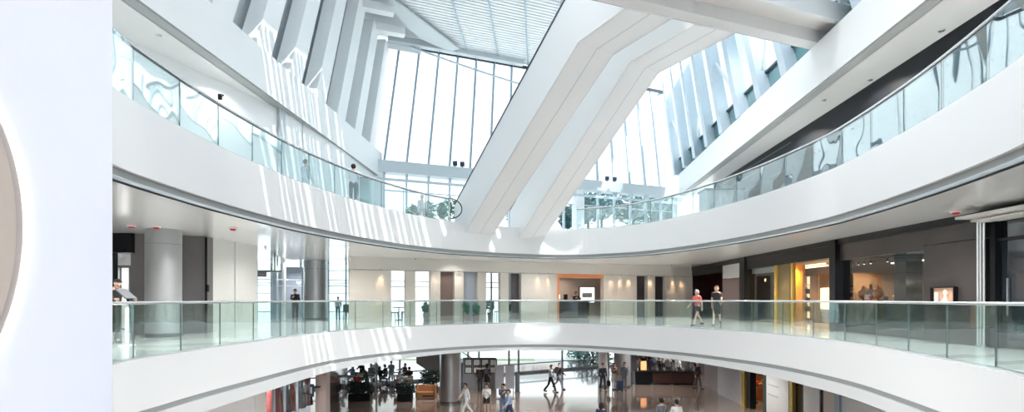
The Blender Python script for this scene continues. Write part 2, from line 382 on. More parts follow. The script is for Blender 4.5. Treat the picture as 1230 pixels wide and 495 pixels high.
# right side: fins in front of bright screened windows
RW = mat('screen_louvre', (.84, .88, .90), .5)
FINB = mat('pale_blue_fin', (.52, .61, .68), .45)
RX = 11.3
def rx(d): return RX+.053*(d-20)
b = MB(); b.prism([(rx(10), 10, U3), (rx(36), 36, U3), (rx(39), 39.3, ROOF), (rx(13), 13.3, ROOF)], (.04, 0, 0))
rw = struct(b.build('window_3', PANE), 'screened glass wall behind the fins high on the right', 'window')
b = MB()
for k in range(70):
    z = U3+1.35+.13*k
    if z > ROOF-.3: break
    sh = .42*(z-U3); b.bar((rx(10)+.45, 10+sh, z), (rx(36)+.45, 36+sh, z), .09, .022, up=(.5, 0, 1))
b.build('screen', RW, rw)
for k in range(12):
    d = 13.2+2.36*k; P = (rx(d)-.08, d)
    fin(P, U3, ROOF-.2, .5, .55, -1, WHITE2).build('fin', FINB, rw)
for k in range(10):
    d = 14.4+2.36*k
    # bright panel foot with a small teal window above the beam
    a = Vector((rx(d)-.12, d, U3)); e = LEANV*1.25
    MB().prism([a-AX*1.0, a+AX*1.0, a+AX*1.0+e, a-AX*1.0+e], (.06, 0, 0)).build('sill_panel', mat('teal_glass', (.10, .27, .30), .1, coat=.5), rw)
    MB().bar(a-AX*1.05+e, a+AX*1.05+e, .22, .1).build('sill_bar', DARKL, rw)
    if k % 4 == 1:
        MB().bar(a-AX*1.0+LEANV*1.3+Vector((-.2,0,0)), a+AX*1.0+LEANV*4.5+Vector((-.2,0,0)), .1, .1).build('brace', WHITE2, rw)
    elif k % 4 == 3:
        MB().bar(a+AX*1.0+LEANV*1.3+Vector((-.2,0,0)), a-AX*1.0+LEANV*4.2+Vector((-.2,0,0)), .1, .1).build('brace', WHITE2, rw)
# ---------------------------------------------------------------- footbridge overhead
bd = Vector((9.31, 3.45, 0)).normalized(); bn = Vector((-bd[1], bd[0], 0))
B0 = Vector((2.33, 15.2, 10.02))
BRD = mat('warm_grey_soffit', (.72, .71, .70), .5); 
def bp(u, n, z): return B0+bd*u-bn*n+Vector((0, 0, z))
b = MB(); b.prism([bp(-9, 0, 0), bp(-9, .45, 0), bp(-9, .45, .5), bp(-9, 0, .5)], bd*24)
br = struct(b.build('bridge', mat('bridge_edge', (.70, .71, .71), .4)), 'pale footbridge crossing overhead at the upper right', 'bridge')
b = MB(); b.prism([bp(-9, .45, .42), bp(-9, 1.35, .42), bp(-9, 1.35, .7), bp(-9, .45, .7)], bd*24); b.build('deck', BRD, br)
b = MB(); b.prism([bp(-9, 1.35, .12), bp(-9, 1.55, .12), bp(-9, 1.55, .7), bp(-9, 1.35, .7)], bd*24); b.build('near_edge', mat('bridge_edge', (.7,.71,.71)), br)
b = MB(); b.prism([bp(-9, -.03, .0), bp(-9, 0, .0), bp(-9, 0, .05), bp(-9, -.03, .05)], bd*24); b.build('seam', STRIP, br)
# pipes and screens above the bridge
b = MB()
for k, (n, z) in enumerate(((1.62, .75), (1.62, 1.05), (1.68, 1.35), (1.68, 1.7))): b.tube([bp(-2, n, z), bp(12, n, z)], .05, 6)
for u in (2, 4, 6, 8, 10): b.bar(bp(u, 1.66, .6), bp(u, 1.66, 1.8), .05, .05)
b.build('railing', WHITE2, br)
b = MB(); b.prism([bp(-2, 1.85, .7), bp(12, 1.85, .7), bp(12, 1.85, 2.6), bp(-2, 1.85, 2.6)], (bn*-.03)); b.build('screen', mat('grey_blue_screen', (.45, .53, .57), .5), br)
# ---------------------------------------------------------------- the two escalators
ED = Vector((-.565, 1, 0))                  # plan direction, away from the viewer (downwards)
INC = Vector((-.565, 1, -.663)); 
K1 = Vector((2.28, 17.6, 9.97))             # lower left arris at the kink
KD = Vector((3.38, 2.45, 0)).normalized()
def escalator(off, wd, label, tail, INC=INC):
    k = K1+KD*off; wv = KD*wd
    t = thing('escalator', label, 'escalator', (k+INC*8.6)[:])
    lo = k+INC*9.3; hi = Vector(k)
    def slab(p0, p1, p2, h0, h1, a, bb, nm, m):
        """polyline p0-p1-p2 lifted h0..h1, between fractions a..bb of the width"""
        mb = MB(); up = Vector((0, 0, 1)); vs = []
        for p in (p0, p1, p2):
            for f, h in ((a, h0), (bb, h0), (bb, h1), (a, h1)): vs.append(p+wv*f+up*h-(ED*(tail[0]+(tail[1]-tail[0])*f) if p is p2 and p2 is hi else Vector()))
        fs = [(0,1,2,3), (11,10,9,8)]
        for s in (0, 4): fs += [(s+i, s+4+i, s+4+(i+1) % 4, s+(i+1) % 4) for i in range(4)]
        return mb.add(vs, fs).build(nm, m, t)
    SOF = mat('escalator_soffit', (.90, .92, .94), .35, var=.01)
    slab(lo, k, hi, 0, 1.0, .02, .98, 'truss', SOF)
    slab(lo, k, hi, .0, 2.25, -.012, .03, 'side_panel', WHITE)
    slab(lo, k, hi, .0, 2.25, .97, 1.012, 'side_panel', WHITE)
    slab(lo, k, hi, 1.0, 1.12, .1, .9, 'step_band', STEEL)
    slab(lo, k, hi, 2.25, 2.36, -.02, .05, 'handrail', DARKL)
    slab(lo, k, hi, 2.25, 2.36, .95, 1.02, 'handrail', DARKL)
    slab(lo, k, hi, -.008, .004, .52, .53, 'seam', GREYP)
    return t
escalator(0, 1.66, 'white escalator seen from below, the left one of the two', (2.0, 2.42))
escalator(2.59, 1.59, 'white escalator seen from below, the right one of the two', (2.6, 3.0), Vector((-.48, 1, -.663)))
# ================================================================ balustrades
def arc(loop, i0, i1, step):
    """points about every step metres along loop[i0..i1]"""
    n = len(loop); pts = [loop[i % n] for i in range(i0, i1+1)]; out = [pts[0]]; acc = 0
    tot = sum((pts[i+1]-pts[i]).length for i in range(len(pts)-1)); k = max(1, round(tot/step)); st = tot/k
    for i in range(len(pts)-1):
        L = (pts[i+1]-pts[i]).length
        while acc+L >= st*len(out)-1e-6 and len(out) < k: out.append(pts[i].lerp(pts[i+1], (st*len(out)-acc)/L))
        acc += L
    return out+[pts[-1]]
JOINT = mat('glass_edge_joint', (.11, .16, .16), .2)
def balustrade(loop, i0, i1, z, gm, label, group, rr, dark=True):
    lp = offset(loop, .10); pts = arc(lp, i0, i1, 1.42); mid = pts[len(pts)//2]
    t = thing('glass_balustrade', label, 'balustrade', (mid[0], mid[1], z), group)
    fine = [lp[i % len(lp)] for i in range(i0, i1+1)]
    for a, b in zip(pts[:-1], pts[1:]):
        d = (b-a).normalized(); n = Vector((-d[1], d[0])); a2, b2 = a+d*.008, b-d*.008
        MB().plan([a2, b2, b2+n*.024, a2+n*.024], z+.03, z+1.09).build('glass_panel', gm, t)
        MB().plan([b-d*.005-n*.002, b+d*.005-n*.002, b+d*.005+n*.026, b-d*.005+n*.026], z+.03, z+1.09).build('joint', JOINT, t)
    MB().tube([(p[0], p[1], z+1.12) for p in fine], rr, 8).build('handrail', RAIL, t, smooth=50)
    if dark: MB().tube([(p[0], p[1], z+1.075) for p in fine], .016, 6).build('rail_channel', DARKL, t, smooth=50)
    vs = []
    for p, q in zip(offset(loop, .06)[i0:i1+1] if i0 >= 0 else [offset(loop, .06)[i % len(loop)] for i in range(i0, i1+1)], [offset(loop, .16)[i % len(loop)] for i in range(i0, i1+1)]):
        vs += [(p[0], p[1], z), (p[0], p[1], z+.035), (q[0], q[1], z+.035), (q[0], q[1], z)]
    m = len(vs)//4
    MB().add(vs, [(4*i+k, 4*i+k+1, 4*i+k+5, 4*i+k+4) for i in range(m-1) for k in range(3)]).build('base_channel', RAIL, t)
    return t
balustrade(MID, -4, 17*7+2, 0, GLASS, 'long curved glass balustrade around the middle gallery', None, .032, False)
iL = min(range(len(UPP)), key=lambda i: (UPP[i]-Vector((-3.0, 25.2))).length)
iR = min(range(len(UPP)), key=lambda i: (UPP[i]-Vector((3.6, 28.0))).length)
balustrade(UPP, -5, iL, U2, GLASSU, 'curved glass balustrade on the left of the upper gallery, ending at the escalators', None, .035)
balustrade(UPP, iR, 20*7+1, U2, GLASSU, 'curved glass balustrade on the right of the upper gallery', None, .035)
# bent end of the left upper rail beside the escalator
P0 = offset(UPP, .1)[iL]; t = thing('rail_loop', 'bent steel rail end beside the foot of the left escalator', 'rail', (P0[0], P0[1], U2))
MB().tube([(P0[0]+.05+.0*a, P0[1], U2+1.1) if False else (P0[0]+.5*math.sin(a)*1.2, P0[1]-.1+.25*math.sin(a), U2+.62+.5*math.cos(a)) for a in [PI*k/14 for k in range(15)]], .03, 8).build('bend', DARKL, t, smooth=50)
MB().tube([(P0[0]+.02, P0[1]-.1, U2), (P0[0]+.02, P0[1]-.1, U2+1.12)], .03, 8).build('post', RAIL, t, smooth=50)
# small camera clipped to the left upper rail
q = at(265, 124, 12.85); t = thing('rail_sensor', 'small black sensor standing on the left upper handrail', 'sensor', (q[0]-.02, q[1], U2+1.15))
MB().box(q[0]-.06, q[0]+.03, q[1]-.03, q[1]+.03, U2+1.16, U2+1.30).build('housing', BLACK, t, bevel=.008)
MB().tube([(q[0]+.03, q[1]-.01, U2+1.26), (q[0]+.08, q[1]-.03, U2+1.26)], .025, 8).build('lens', DARKL, t)
# ================================================================ middle gallery: beige back wall
BA = Vector((-8.37, 26.6)); BE_ = Vector((12.5, 35.75)); BW = (BE_-BA).normalized(); BN = Vector((-BW[1], BW[0])); BL = (BE_-BA).length
def B(u, n=0): p = BA+BW*u+BN*n; return (p[0], p[1])
def bu(px): return line_u(px, BA, BW)
def bplan(mb, u0, u1, n0, n1, z0, z1): return mb.plan([B(u0, n0), B(u1, n0), B(u1, n1), B(u0, n1)], z0, z1)
OPEN = [(470,487),(499,517),(529,546),(557,574),(584,601),(611,626),(669,725),(765,778),(787,800)]
b = MB(); u = 0
for a, c in OPEN:
    bplan(b, u, bu(a), 0, .35, 0, 2.72); u = bu(c)
bplan(b, u, BL, 0, .35, 0, 2.72)
struct(b.build('wall_back', BEIGE), 'beige stone wall with tall openings across the middle gallery', 'wall')
b = MB(); bplan(b, -.03, BL, -.05, .35, 2.75, CE); struct(b.build('trim_15', BEIGE2), 'beige bulkhead above the openings', 'trim')
b = MB(); bplan(b, 0, BL, .03, .3, 2.71, 2.76); struct(b.build('trim_16', STRIP), 'thin grey joint under the beige bulkhead', 'trim')
for (a, c), (m_, lab) in zip((OPEN[2], OPEN[3], (618, 626), OPEN[7], OPEN[8]), ((BROWN, 'brown lined bay, third opening of the beige wall'), (mat('blue_grey_panel', (.42, .46, .52), .4), 'blue grey bay, fourth opening of the beige wall'), (mat('dark_slate_panel', (.09, .08, .09), .4), 'dark panel in the sixth opening of the beige wall'), (mat('dark_wood_panel', (.055, .045, .045), .35), 'left of the two dark bays in the beige wall'), (mat('dark_wood_panel2', (.05, .042, .045), .35), 'right of the two dark bays in the beige wall'))):
    b = MB(); bplan(b, bu(a)-.05, bu(c)+.05, .36, .42, 0.0, 2.74)
    if c in (778, 800, 546): bplan(b, bu(a)+.02, bu(c)-.02, .30, .37, 1.15, 1.2)
    struct(b.build('door', m_), lab, 'bay')
# cafe glazing behind the openings
w4 = MB(); bplan(w4, -14, bu(640), 5.2, 5.24, 0, CE); w4 = struct(w4.build('window_4', PANE), 'bright outer windows behind the gallery wall', 'window')
b = MB()
for z in (1.02, 1.95, 2.3): bplan(b, -14, bu(640), 5.1, 5.2, z, z+.05)
b.build('crossbar', PALE, w4)
for k in range(16):
    u = -13+1.9*k
    b = MB(); bplan(b, u, u+.09, 5.05, 5.2, 0, CE); b.build('mullion', PALE, w4)
b = MB(); bplan(b, bu(640), BL+9, 5.2, 5.4, 0, CE); struct(b.build('wall_back.001', BEIGE2), 'plain back wall of the reception room', 'wall')
b = MB(); bplan(b, bu(640), bu(640)+.2, .35, 5.2, 0, CE); struct(b.build('wall_back.002', BEIGE2), 'side wall of the reception room', 'wall')
# reception room
ORG = mat('orange_lit_frame', (.80, .30, .14), .4)
u0, u1 = bu(669), bu(725)
b = MB(); bplan(b, u0, u1, .02, .5, 2.52, 2.75); bplan(b, u0, u0+.16, .02, .5, 0, 2.52)
struct(b.build('door_1', ORG), 'orange frame around the reception opening', 'doorway')
b = MB(); uw = line_u(728, BA+BN*3.2, BW); bplan(b, uw, uw+.2, .35, 3.2, 0, CE); bplan(b, u0-1, uw+.2, 3.2, 3.35, 0, CE)
struct(b.build('wall_back.003', mat('taupe_reception_wall', (.50, .42, .37), .5)), 'taupe wall inside the reception', 'wall')
q = B((bu(674)+bu(715))/2, 1.1)
t = thing('reception_counter', 'dark reception counter inside the orange framed opening', 'counter', (q[0], q[1], 0))
b = MB(); bplan(b, bu(673), bu(716), .8, 1.5, .08, 1.02); b.build('body', mat('counter_black', (.03, .032, .036), .3), t, bevel=.01)
b = MB(); bplan(b, bu(672), bu(717), .7, 1.6, 1.02, 1.08); b.build('counter_top', mat('counter_top_grey', (.14, .14, .15), .2), t)
b = MB(); bplan(b, bu(674), bu(715), .85, 1.45, 0, .08); b.build('plinth', BLACK, t)
q = B(bu(678), 1.0); t = thing('table_lamp', 'white shaded lamp on the left end of the reception counter', 'lamp', (q[0], q[1], 1.08))
MB().lathe([(.10, 0), (.10, .02), (.02, .04), (.02, .2)], (*q, 1.08), 16).build('base', STEEL, t, smooth=40)
MB().lathe([(.20, .12), (.23, .13), (.20, .40), (.18, .40)], (*q, 1.08), 20).build('lamp_shade', mat('lit_shade', (.9, .88, .84), .6, emit=(1, .95, .88), estr=.6), t, smooth=40)
q = B(bu(690), 1.15); t = thing('monitor', 'dark computer monitor on the reception counter', 'monitor', (q[0], q[1], 1.08))
b = MB(); bplan(b, bu(688), bu(692.5), 1.1, 1.14, 1.16, 1.5); b.build('screen', BLACK, t, bevel=.006)
b = MB(); b.lathe([(.1, 0), (.1, .015), (.015, .03), (.015, .12)], (*q, 1.08), 12); b.build('stand', BLACK, t)
q = B(bu(705), 3.1); t = thing('wall_screen', 'bright white framed picture on the reception back wall', 'picture', (q[0], q[1], 1.0))
ua, ub = line_u(697, BA+BN*3.1, BW), line_u(714, BA+BN*3.1, BW)
b = MB(); bplan(b, ua-.09, ub+.09, 3.12, 3.2, .9, 2.05); b.build('frame', BROWN, t)
b = MB(); bplan(b, ua, ub, 3.09, 3.12, .95, 2.0); b.build('picture', mat('lit_picture', (.85, .86, .86), .4, emit=(1, 1, 1), estr=.5), t)
b = MB(); bplan(b, ua+.15, ub-.2, 3.08, 3.09, 1.3, 1.62); b.build('motif', mat('grey_motif', (.55, .60, .62), .4, var=.3, scale=9), t)
# wall washers in the bulkhead: recessed fitting and its real spot lamp
WARM = mat('warm_lamp_face', (1, .8, .5), .4, emit=(1, .72, .42), estr=2)
def washer(loc, label, aim, e=7, group='recessed wall washers', col=(1, .66, .40), ang=46):
    t = thing('downlight', label, 'downlight', loc, group)
    MB().lathe([(.05, 0), (.075, 0), (.085, .02), (.05, .02)], loc, 14).build('ring', RAIL, t, smooth=40)
    MB().lathe([(.0, .006), (.05, .006), (.05, .018), (.0, .018)], loc, 12).build('lamp', WARM, t)
    l = bpy.data.lights.new('spot', 'SPOT'); l.energy = e; l.color = col; l.spot_size = math.radians(ang); l.spot_blend = .7; l.shadow_soft_size = .04
    o = bpy.data.objects.new('spot', l); C.objects.link(o); o.location = Vector(loc)-Vector((0, 0, .03)); o.rotation_euler = Vector(aim).to_track_quat('-Z', 'Y').to_euler()
NAMES = ('first', 'second', 'third', 'fourth', 'fifth', 'sixth', 'seventh', 'eighth', 'ninth', 'tenth', 'eleventh', 'twelfth')
for k, px in enumerate((458, 477.5, 523, 551.5, 648, 659, 735.5, 746.5, 757, 782.5, 810.5, 820.5)):
    uu = line_u(px, BA-BN*.2, BW); q = B(uu, -.17)
    washer((q[0], q[1], 2.73), 'small warm recessed light along the beige wall, %s from its left end' % NAMES[k], (BN[0]*.20, BN[1]*.20, -1), 26 if k not in (2, 3, 4, 5) else 14)
# cafe chairs and planters seen through the openings
CHM = mat('teal_grey_chair', (.10, .20, .20), .5)
def make_chair(label, q, rz):
    t = thing('cafe_chair', label, 'chair', (q[0], q[1], 0), 'cafe chairs behind the beige wall', rz=rz)
    MB().box(-.22, .22, -.22, .22, .42, .47).build('seat', CHM, t, bevel=.01, local=True)
    MB().prism([(-.22, .19, .47), (.22, .19, .47), (.20, .27, .88), (-.20, .27, .88)], (0, .03, 0)).build('backrest', CHM, t, local=True)
    for sx in (-1, 1):
        for sy in (-1, 1): MB().bar((sx*.18, sy*.18, .43), (sx*.21, sy*.21, 0), .03, .03).build('leg', CHM, t, local=True)
    return t
CHN = ('dark teal chair in the first opening, beside the left jamb', 'dark teal chair in the first opening, beside the right jamb', 'dark teal chair in the fifth opening from the left', 'dark teal chair in the sixth opening from the left', 'dark teal chair at the window left of the beige wall, nearer the steel column', 'dark teal chair at the window, right against the beige wall end')
for k, (px, n, rz) in enumerate(((472.5, 1.2, 1.4), (487, 2.2, -1.5), (599, 1.0, -1.2), (614.5, 1.0, .6))):
    q = B(line_u(px, BA+BN*n, BW), n); make_chair(CHN[k], q, rz)
make_chair(CHN[4], (-9.75, 30.6), .5); make_chair(CHN[5], (-9.2, 29.6), -.8)
q = B(line_u(479, BA+BN*1.6, BW), 1.6); t = thing('cafe_table', 'small round cafe table between two chairs in the first opening', 'table', (q[0], q[1], 0))
MB().lathe([(.33, .70), (.35, .72), (.33, .74)], (*q, 0), 20).build('table_top', CHM, t, smooth=40)
MB().lathe([(.22, 0), (.22, .02), (.03, .05), (.03, .70)], (*q, 0), 16).build('pedestal', STEEL, t, smooth=40)
LEAF = mat('plant_leaf', (.13, .30, .22), .5, var=.4, scale=6)
def leafy(mb, c, r, n, s, seed, zf=1.0):
    rd = random.Random(seed)
    for _ in range(n):
        while True:
            p = Vector((rd.uniform(-1,1), rd.uniform(-1,1), rd.uniform(-1,1)))
            if p.length < 1: break
        p = Vector(c)+Vector((p[0]*r, p[1]*r, p[2]*r*zf)); d = Vector((rd.gauss(0,1), rd.gauss(0,1), rd.gauss(0,.7))).normalized()
        e = d.cross(Vector((rd.gauss(0,1), rd.gauss(0,1), rd.gauss(0,1)))).normalized(); k = s*rd.uniform(.6, 1.3); h = d.cross(e)
        mb.add([p-d*k, p-e*k*.4+h*k*.1, p+d*k, p+e*k*.4+h*k*.1], [(0,1,2,3)])
    return mb
def potted(q, z, h, r, label, seed, pot=BROWN, ps=.2, n=170, s=.11):
    t = thing('potted_plant', label, 'plant', (q[0], q[1], z))
    MB().lathe([(ps*.75, 0), (ps, .36), (ps*.9, .36), (ps*.85, .33)], (q[0], q[1], z), 16).build('pot', pot, t, smooth=40)
    MB().tube([(q[0], q[1], z+.3), (q[0]+.03, q[1], z+h*.55), (q[0], q[1]+.02, z+h*.8)], .02, 6).build('stem', BROWN, t)
    leafy(MB(), (q[0], q[1], z+h*.66), r, n, s, seed, max(.6, (h*.36)/r)).build('foliage', LEAF, t)
for k, (px, n, h, r, lab) in enumerate(((512, 1.2, 1.0, .25, 'small bush in a grey cube planter in the second opening of the beige wall'), (560.5, .9, 1.1, .22, 'bush at the left side of the blue grey bay'), (572, .9, .95, .2, 'bush at the right side of the blue grey bay'), (589, 2.2, 1.2, .3, 'taller bush in the fifth opening of the beige wall'))):
    if k in (1, 2): n = -.4
    q = B(line_u(px, BA+BN*n, BW), n); potted(q, 0, h, r, lab, 20+k, GREYP if k == 0 else BROWN)
# ================================================================ left end of the middle gallery
def steel_column(c, r, z0, z1, label, m=STEEL):
    t = struct(thing('column', label, 'column', (c[0], c[1], z0)))
    MB().lathe([(r, 0), (r, z1-z0)], (c[0], c[1], z0), 48).build('shaft', m, t, smooth=40)
    MB().lathe([(r+.015, 0), (r+.015, .12), (r+.005, .125)], (c[0], c[1], z0), 48).build('foot_ring', mat('dark_steel', (.2, .2, .21), .3, .8), t, smooth=40)
    b = MB()
    for z in ((z1-z0)*.86,): b.lathe([(r+.002, z), (r+.004, z+.006), (r+.002, z+.012)], (c[0], c[1], z0), 48)
    b.build('seam', mat('dark_steel', (.2,.2,.21)), t)
    return t
COLG = mat('satin_grey_column', (.42, .43, .44), .42, .55, var=.05, scale=5, stretch=(5, 5, .15))
steel_column((-11.1, 16.45), .5, 0, CE, 'broad round steel column at the left end of the middle gallery', COLG)
steel_column((-11.34, 29.8), .66, 0, CE, 'round steel column between the two bright windows of the middle gallery')
b = MB(); d = 17.3
x = lambda px, dd: (px-CX)/F*dd
b.plan([(x(157, d), d), (x(249, 18.25), 18.25), (x(249, 18.25), 18.6), (x(157, d), 17.7)], 0, CE)
struct(b.build('wall_left.001', mat('dark_grey_lining', (.16, .15, .15), .35, var=.1)), 'dark grey lined wall behind the left steel column', 'wall')
b = MB(); b.plan([(x(246, 18.1), 18.1), (x(249, 18.15), 18.15), (x(249, 18.4), 18.4), (x(246, 18.3), 18.3)], 0, CE-.05); b.box(x(247, 18)-.02, x(249.5, 18), 18.0, 18.1, 1.45, 1.7)
struct(b.build('trim_17', BLACK), 'black door edge with lock box beside the white panel', 'trim')
b = MB(); b.plan([(x(249.5, 18.3), 18.3), (x(309, 21.6), 21.6), (x(309, 21.6)-.35, 21.7), (x(249.5, 18.3)-.35, 18.6)], 0, CE)
struct(b.build('wall_left.002', mat('ivory_panel', (.75, .745, .715), .4, var=.01)), 'plain ivory wall panel right of the left steel column', 'wall')
for px, dd in ((281, 19.6),):
    P = Vector((x(px, dd), dd)); struct(MB().box(P[0]+.02, P[0]+.06, P[1]-.01, P[1]+.01, 0, CE).build('trim_18', GREYP), 'fine joint in the ivory wall panel', 'trim')
# bright room at the very left edge
b = MB(); b.box(-18, -13.1, 20.5, 20.8, 0, CE); struct(b.build('wall_left.003', WHITE), 'white wall of the bright room at the left edge', 'wall')
b = MB(); b.box(x(120, 17.2), x(158, 17.2), 17.2, 17.6, 2.75, CE); b.box(x(133, 17.4), x(139, 17.4), 17.2, 17.5, 0, 2.75); struct(b.build('door_2', BLACK), 'black header and post of the doorway at the left edge', 'doorway')
b = MB(); b.box(x(146, 20.4), x(156, 20.4), 20.3, 20.5, 0, 2.5); b.box(x(140, 20.4), x(157, 20.4), 20.28, 20.48, 2.45, 2.52); struct(b.build('door_3', mat('dark_grey_rail', (.1,.12,.14))), 'inner dark door frame of the bright left room', 'door')
b = MB(); b.box(x(147, 20.3), x(155, 20.3), 20.26, 20.3, .05, 2.42); struct(b.build('door_4', mat('pale_lilac_door', (.78, .77, .80), .4)), 'pale door leaf in the bright left room', 'door')
# windows beyond the column
b = MB(); b.box(-22, -9.2, 33.2, 33.26, 0, CE); w5 = struct(b.build('window_5', PANE), 'bright window wall behind the far round column', 'window')
b = MB()
for z in (.35, 1.0, 1.55, 2.2, 3.0): b.box(-22, -9.2, 33.1, 33.2, z, z+.05)
b.build('crossbar', PALE, w5)
for px in (309, 327, 339, 362, 395, 420):
    X = x(px, 33.2); MB().box(X-.04, X+.04, 33.05, 33.2, 0, CE).build('mullion', PALE, w5)
b = MB(); b.box(x(328, 33), x(337.5, 33), 32.95, 33.0, 0, 2.9); struct(b.build('trim_19', mat('frosted_blue_screen', (.55, .63, .74), .5, var=.1, scale=6)), 'frosted blue screen in the window left of the far column', 'screen')
b = MB(); b.box(x(343, 31.6), x(362, 31.6), 31.6, 32.3, 0, CE-.25); struct(b.build('column.001', mat('blue_grey_pier', (.36, .38, .46), .45)), 'flat blue grey pier behind the man in a dark jacket', 'pier')
b = MB(); b.box(x(339.5, 30), x(342, 30), 30, 30.12, 0, CE); struct(b.build('column.002', WHITE), 'glass joint reflection built as a slim white post, left of the blue grey pier', 'post')  # white bar stands in for a bright reflection at a glass joint
# hanging sign
q = at(320, 330, 24.5); t = thing('hanging_sign', 'dark direction sign hung from the ceiling left of the far column', 'sign', (q[0], q[1], q[2]))
zt = at(0, 326, 24.5)[2]
MB().tube([(x(330, 24.5), 24.5, CE), (x(330, 24.5), 24.5, zt)], .035, 8).build('rod', mat('olive_metal', (.22, .24, .2), .4, .5), t)
MB().box(x(310, 24.5), x(338, 24.5), 24.46, 24.54, zt-.04, zt+.02).build('arm', mat('olive_metal', (.22,.24,.2)), t)
MB().box(x(310, 24.5), x(320, 24.5), 24.44, 24.56, zt-.26, zt-.04).build('sign_box', mat('sign_grey', (.20, .21, .23), .4), t, bevel=.01)
MB().box(x(311.5, 24.43), x(318.5, 24.43), 24.425, 24.44, zt-.17, zt-.13).build('sign_mark', mat('sign_mark', (.5, .51, .52), .4), t)
# touch screen stand at the left edge
q = (x(152.5, 13.3), 13.3); t = thing('touchscreen_stand', 'white post with tilted screen at the left end of the glass', 'kiosk', (q[0], q[1], 0))
MB().lathe([(.2, 0), (.2, .02), (.05, .04), (.05, .95), (.03, 1.0)], (*q, 0), 18).build('post', mat('white_gloss', (.85, .87, .88), .2), t, smooth=40)
MB().prism([(q[0]-.28, q[1]-.05, 1.44), (q[0]-.04, q[1]+.0, 1.20), (q[0]-.02, q[1], 1.22), (q[0]-.26, q[1]-.05, 1.46)], (.05, .32, 0)).build('screen', mat('screen_grey', (.07, .08, .10), .55), t)
MB().tube([(q[0], q[1]+.15, .95), (q[0]-.13, q[1]+.15, 1.29)], .03, 8).build('neck', BLACK, t)
# ceiling fittings of the middle gallery
RED = mat('red_plastic', (.55, .03, .03), .4)
for k, (px, py, lab) in enumerate(((158, 271.5, 'red ceiling detector at the far left edge'), (188, 272.5, 'red ceiling detector above the left steel column'), (280, 274.5, 'pale red ceiling detector above the ivory panel'), (1148, 254.5, 'red ceiling detector above the dark clad wall'), (1218, 254.5, 'red ceiling detector above the right canopy'), (1049, 286, 'small red ceiling detector above the display window'))):
    d = (CE-EZ)*F/(HY-py); q = at(px, py, d); t = thing('ceiling_detector', lab, 'detector', (q[0], q[1], CE), 'red ceiling detectors')
    MB().lathe([(.10, -.02), (.12, -.012), (.12, 0)], (q[0], q[1], CE), 16).build('base', WHITE2, t, smooth=40)
    MB().lathe([(.04, -.075), (.075, -.06), (.085, -.02)], (q[0], q[1], CE), 16).build('dome', RED, t, smooth=40)
for k, (px, py, lab) in enumerate(((319, 297, 'small dark ceiling sprinkler right of the ivory panel'), (499, 309.5, 'small dark ceiling sprinkler above the second opening'), (806, 319, 'small dark ceiling sprinkler above the two dark bays'))):
    d = (CE-EZ)*F/(HY-py); q = at(px, py, d); t = thing('ceiling_sprinkler', lab, 'sprinkler', (q[0], q[1], CE), 'ceiling sprinklers')
    MB().lathe([(.06, -.015), (.06, 0)], (q[0], q[1], CE), 12).build('plate', STEEL, t); MB().lathe([(.05, -.10), (.05, -.09), (.015, -.085), (.02, -.015)], (q[0], q[1], CE), 10).build('head', BLACK, t)
for k, (px, py, lab) in enumerate(((191, 42, 'warm downlight in the left upper soffit'), (1131, 36.5, 'larger downlight in the right upper soffit'), (1045, 96, 'downlight in the right upper soffit, middle of three'), (990, 120, 'downlight in the right upper soffit, furthest of three'))):
    d = (C2-EZ)*F/(HY-py); q = at(px, py, d); washer((q[0], q[1], C2-.022), lab, (0, 0, -1), 12, 'soffit downlights of the upper gallery', (1, .8, .6), 90)
# ================================================================ shops on the right of the middle gallery
SA = Vector((12.45, 35.75)); SW = Vector((-.0275, -1)).normalized(); SN = Vector((1, -.0275)).normalized()
def su(px): return line_u(px, SA, SW)
def S(u, n=0): p = SA+SW*u+SN*n; return (p[0], p[1])
def splan(mb, a, c, n0, n1, z0, z1, px=True):
    AO = SA+SN*n0; ua, ub = (line_u(a, AO, SW), line_u(c, AO, SW)) if px else (a, c)
    return mb.plan([S(ua, n0), S(ub, n0), S(ub, n1), S(ua, n1)], z0, z1)
uE = su(1230)+6
b = MB(); splan(b, su(831), uE, -.06, .4, 3.2, CE, False); splan(b, 831, 997, -.02, .4, 2.75, 3.2); struct(b.build('wall_right', BLACK), 'black header band above the shopfronts', 'wall')
b = MB(); splan(b, 0, uE, 4.6, 4.8, 0, CE, False); struct(b.build('wall_right.001', mat('shop_back_dark', (.045, .036, .034), .5)), 'dark back wall of the shops', 'wall')
b = MB(); splan(b, -8, line_u(871, SA+SN*2.2, SW), 2.2, 2.3, 0, CE, False); struct(b.build('wall_right.002', MAROON), 'maroon inner wall of the first dark doorway', 'wall')
b = MB(); splan(b, 868, 888, 0, .3, 0, 2.35); struct(b.build('wall_right.003', mat('pinkish_brown', (.115, .082, .078), .35)), 'pinkish brown panel beside the maroon doorway', 'wall')
b = MB(); splan(b, 868, 888, -.08, .3, 2.38, 3.12); struct(b.build('trim_20', mat('grey_box_panel', (.40, .41, .40), .4)), 'pale grey box above the pinkish brown panel', 'trim')
b = MB(); splan(b, 888, 894, -.15, .5, 0, CE-.02); splan(b, 996, 1003, -.15, .5, 0, CE-.02); struct(b.build('trim_21', BLACK), 'black piers framing the gold shop', 'trim')
b = MB(); splan(b, 894, 931, 1.3, 1.4, 0, 2.75); struct(b.build('wall_right.004', mat('charcoal_wall', (.06, .056, .058), .5)), 'charcoal inner wall with two small wall lights', 'wall')
b = MB(); splan(b, 902, 930, .25, .5, 2.5, 2.75); struct(b.build('trim_22', GREYP), 'pale strip above the charcoal wall', 'trim')
GOLD = mat('gold_panel', (.62, .40, .09), .35, .2, var=.15, scale=2, stretch=(3, 3, .3))
b = MB(); splan(b, 930, 948, .3, .38, 0, 2.72); struct(b.build('wall_right.005', GOLD), 'gold panel at the left of the lit shop', 'wall')
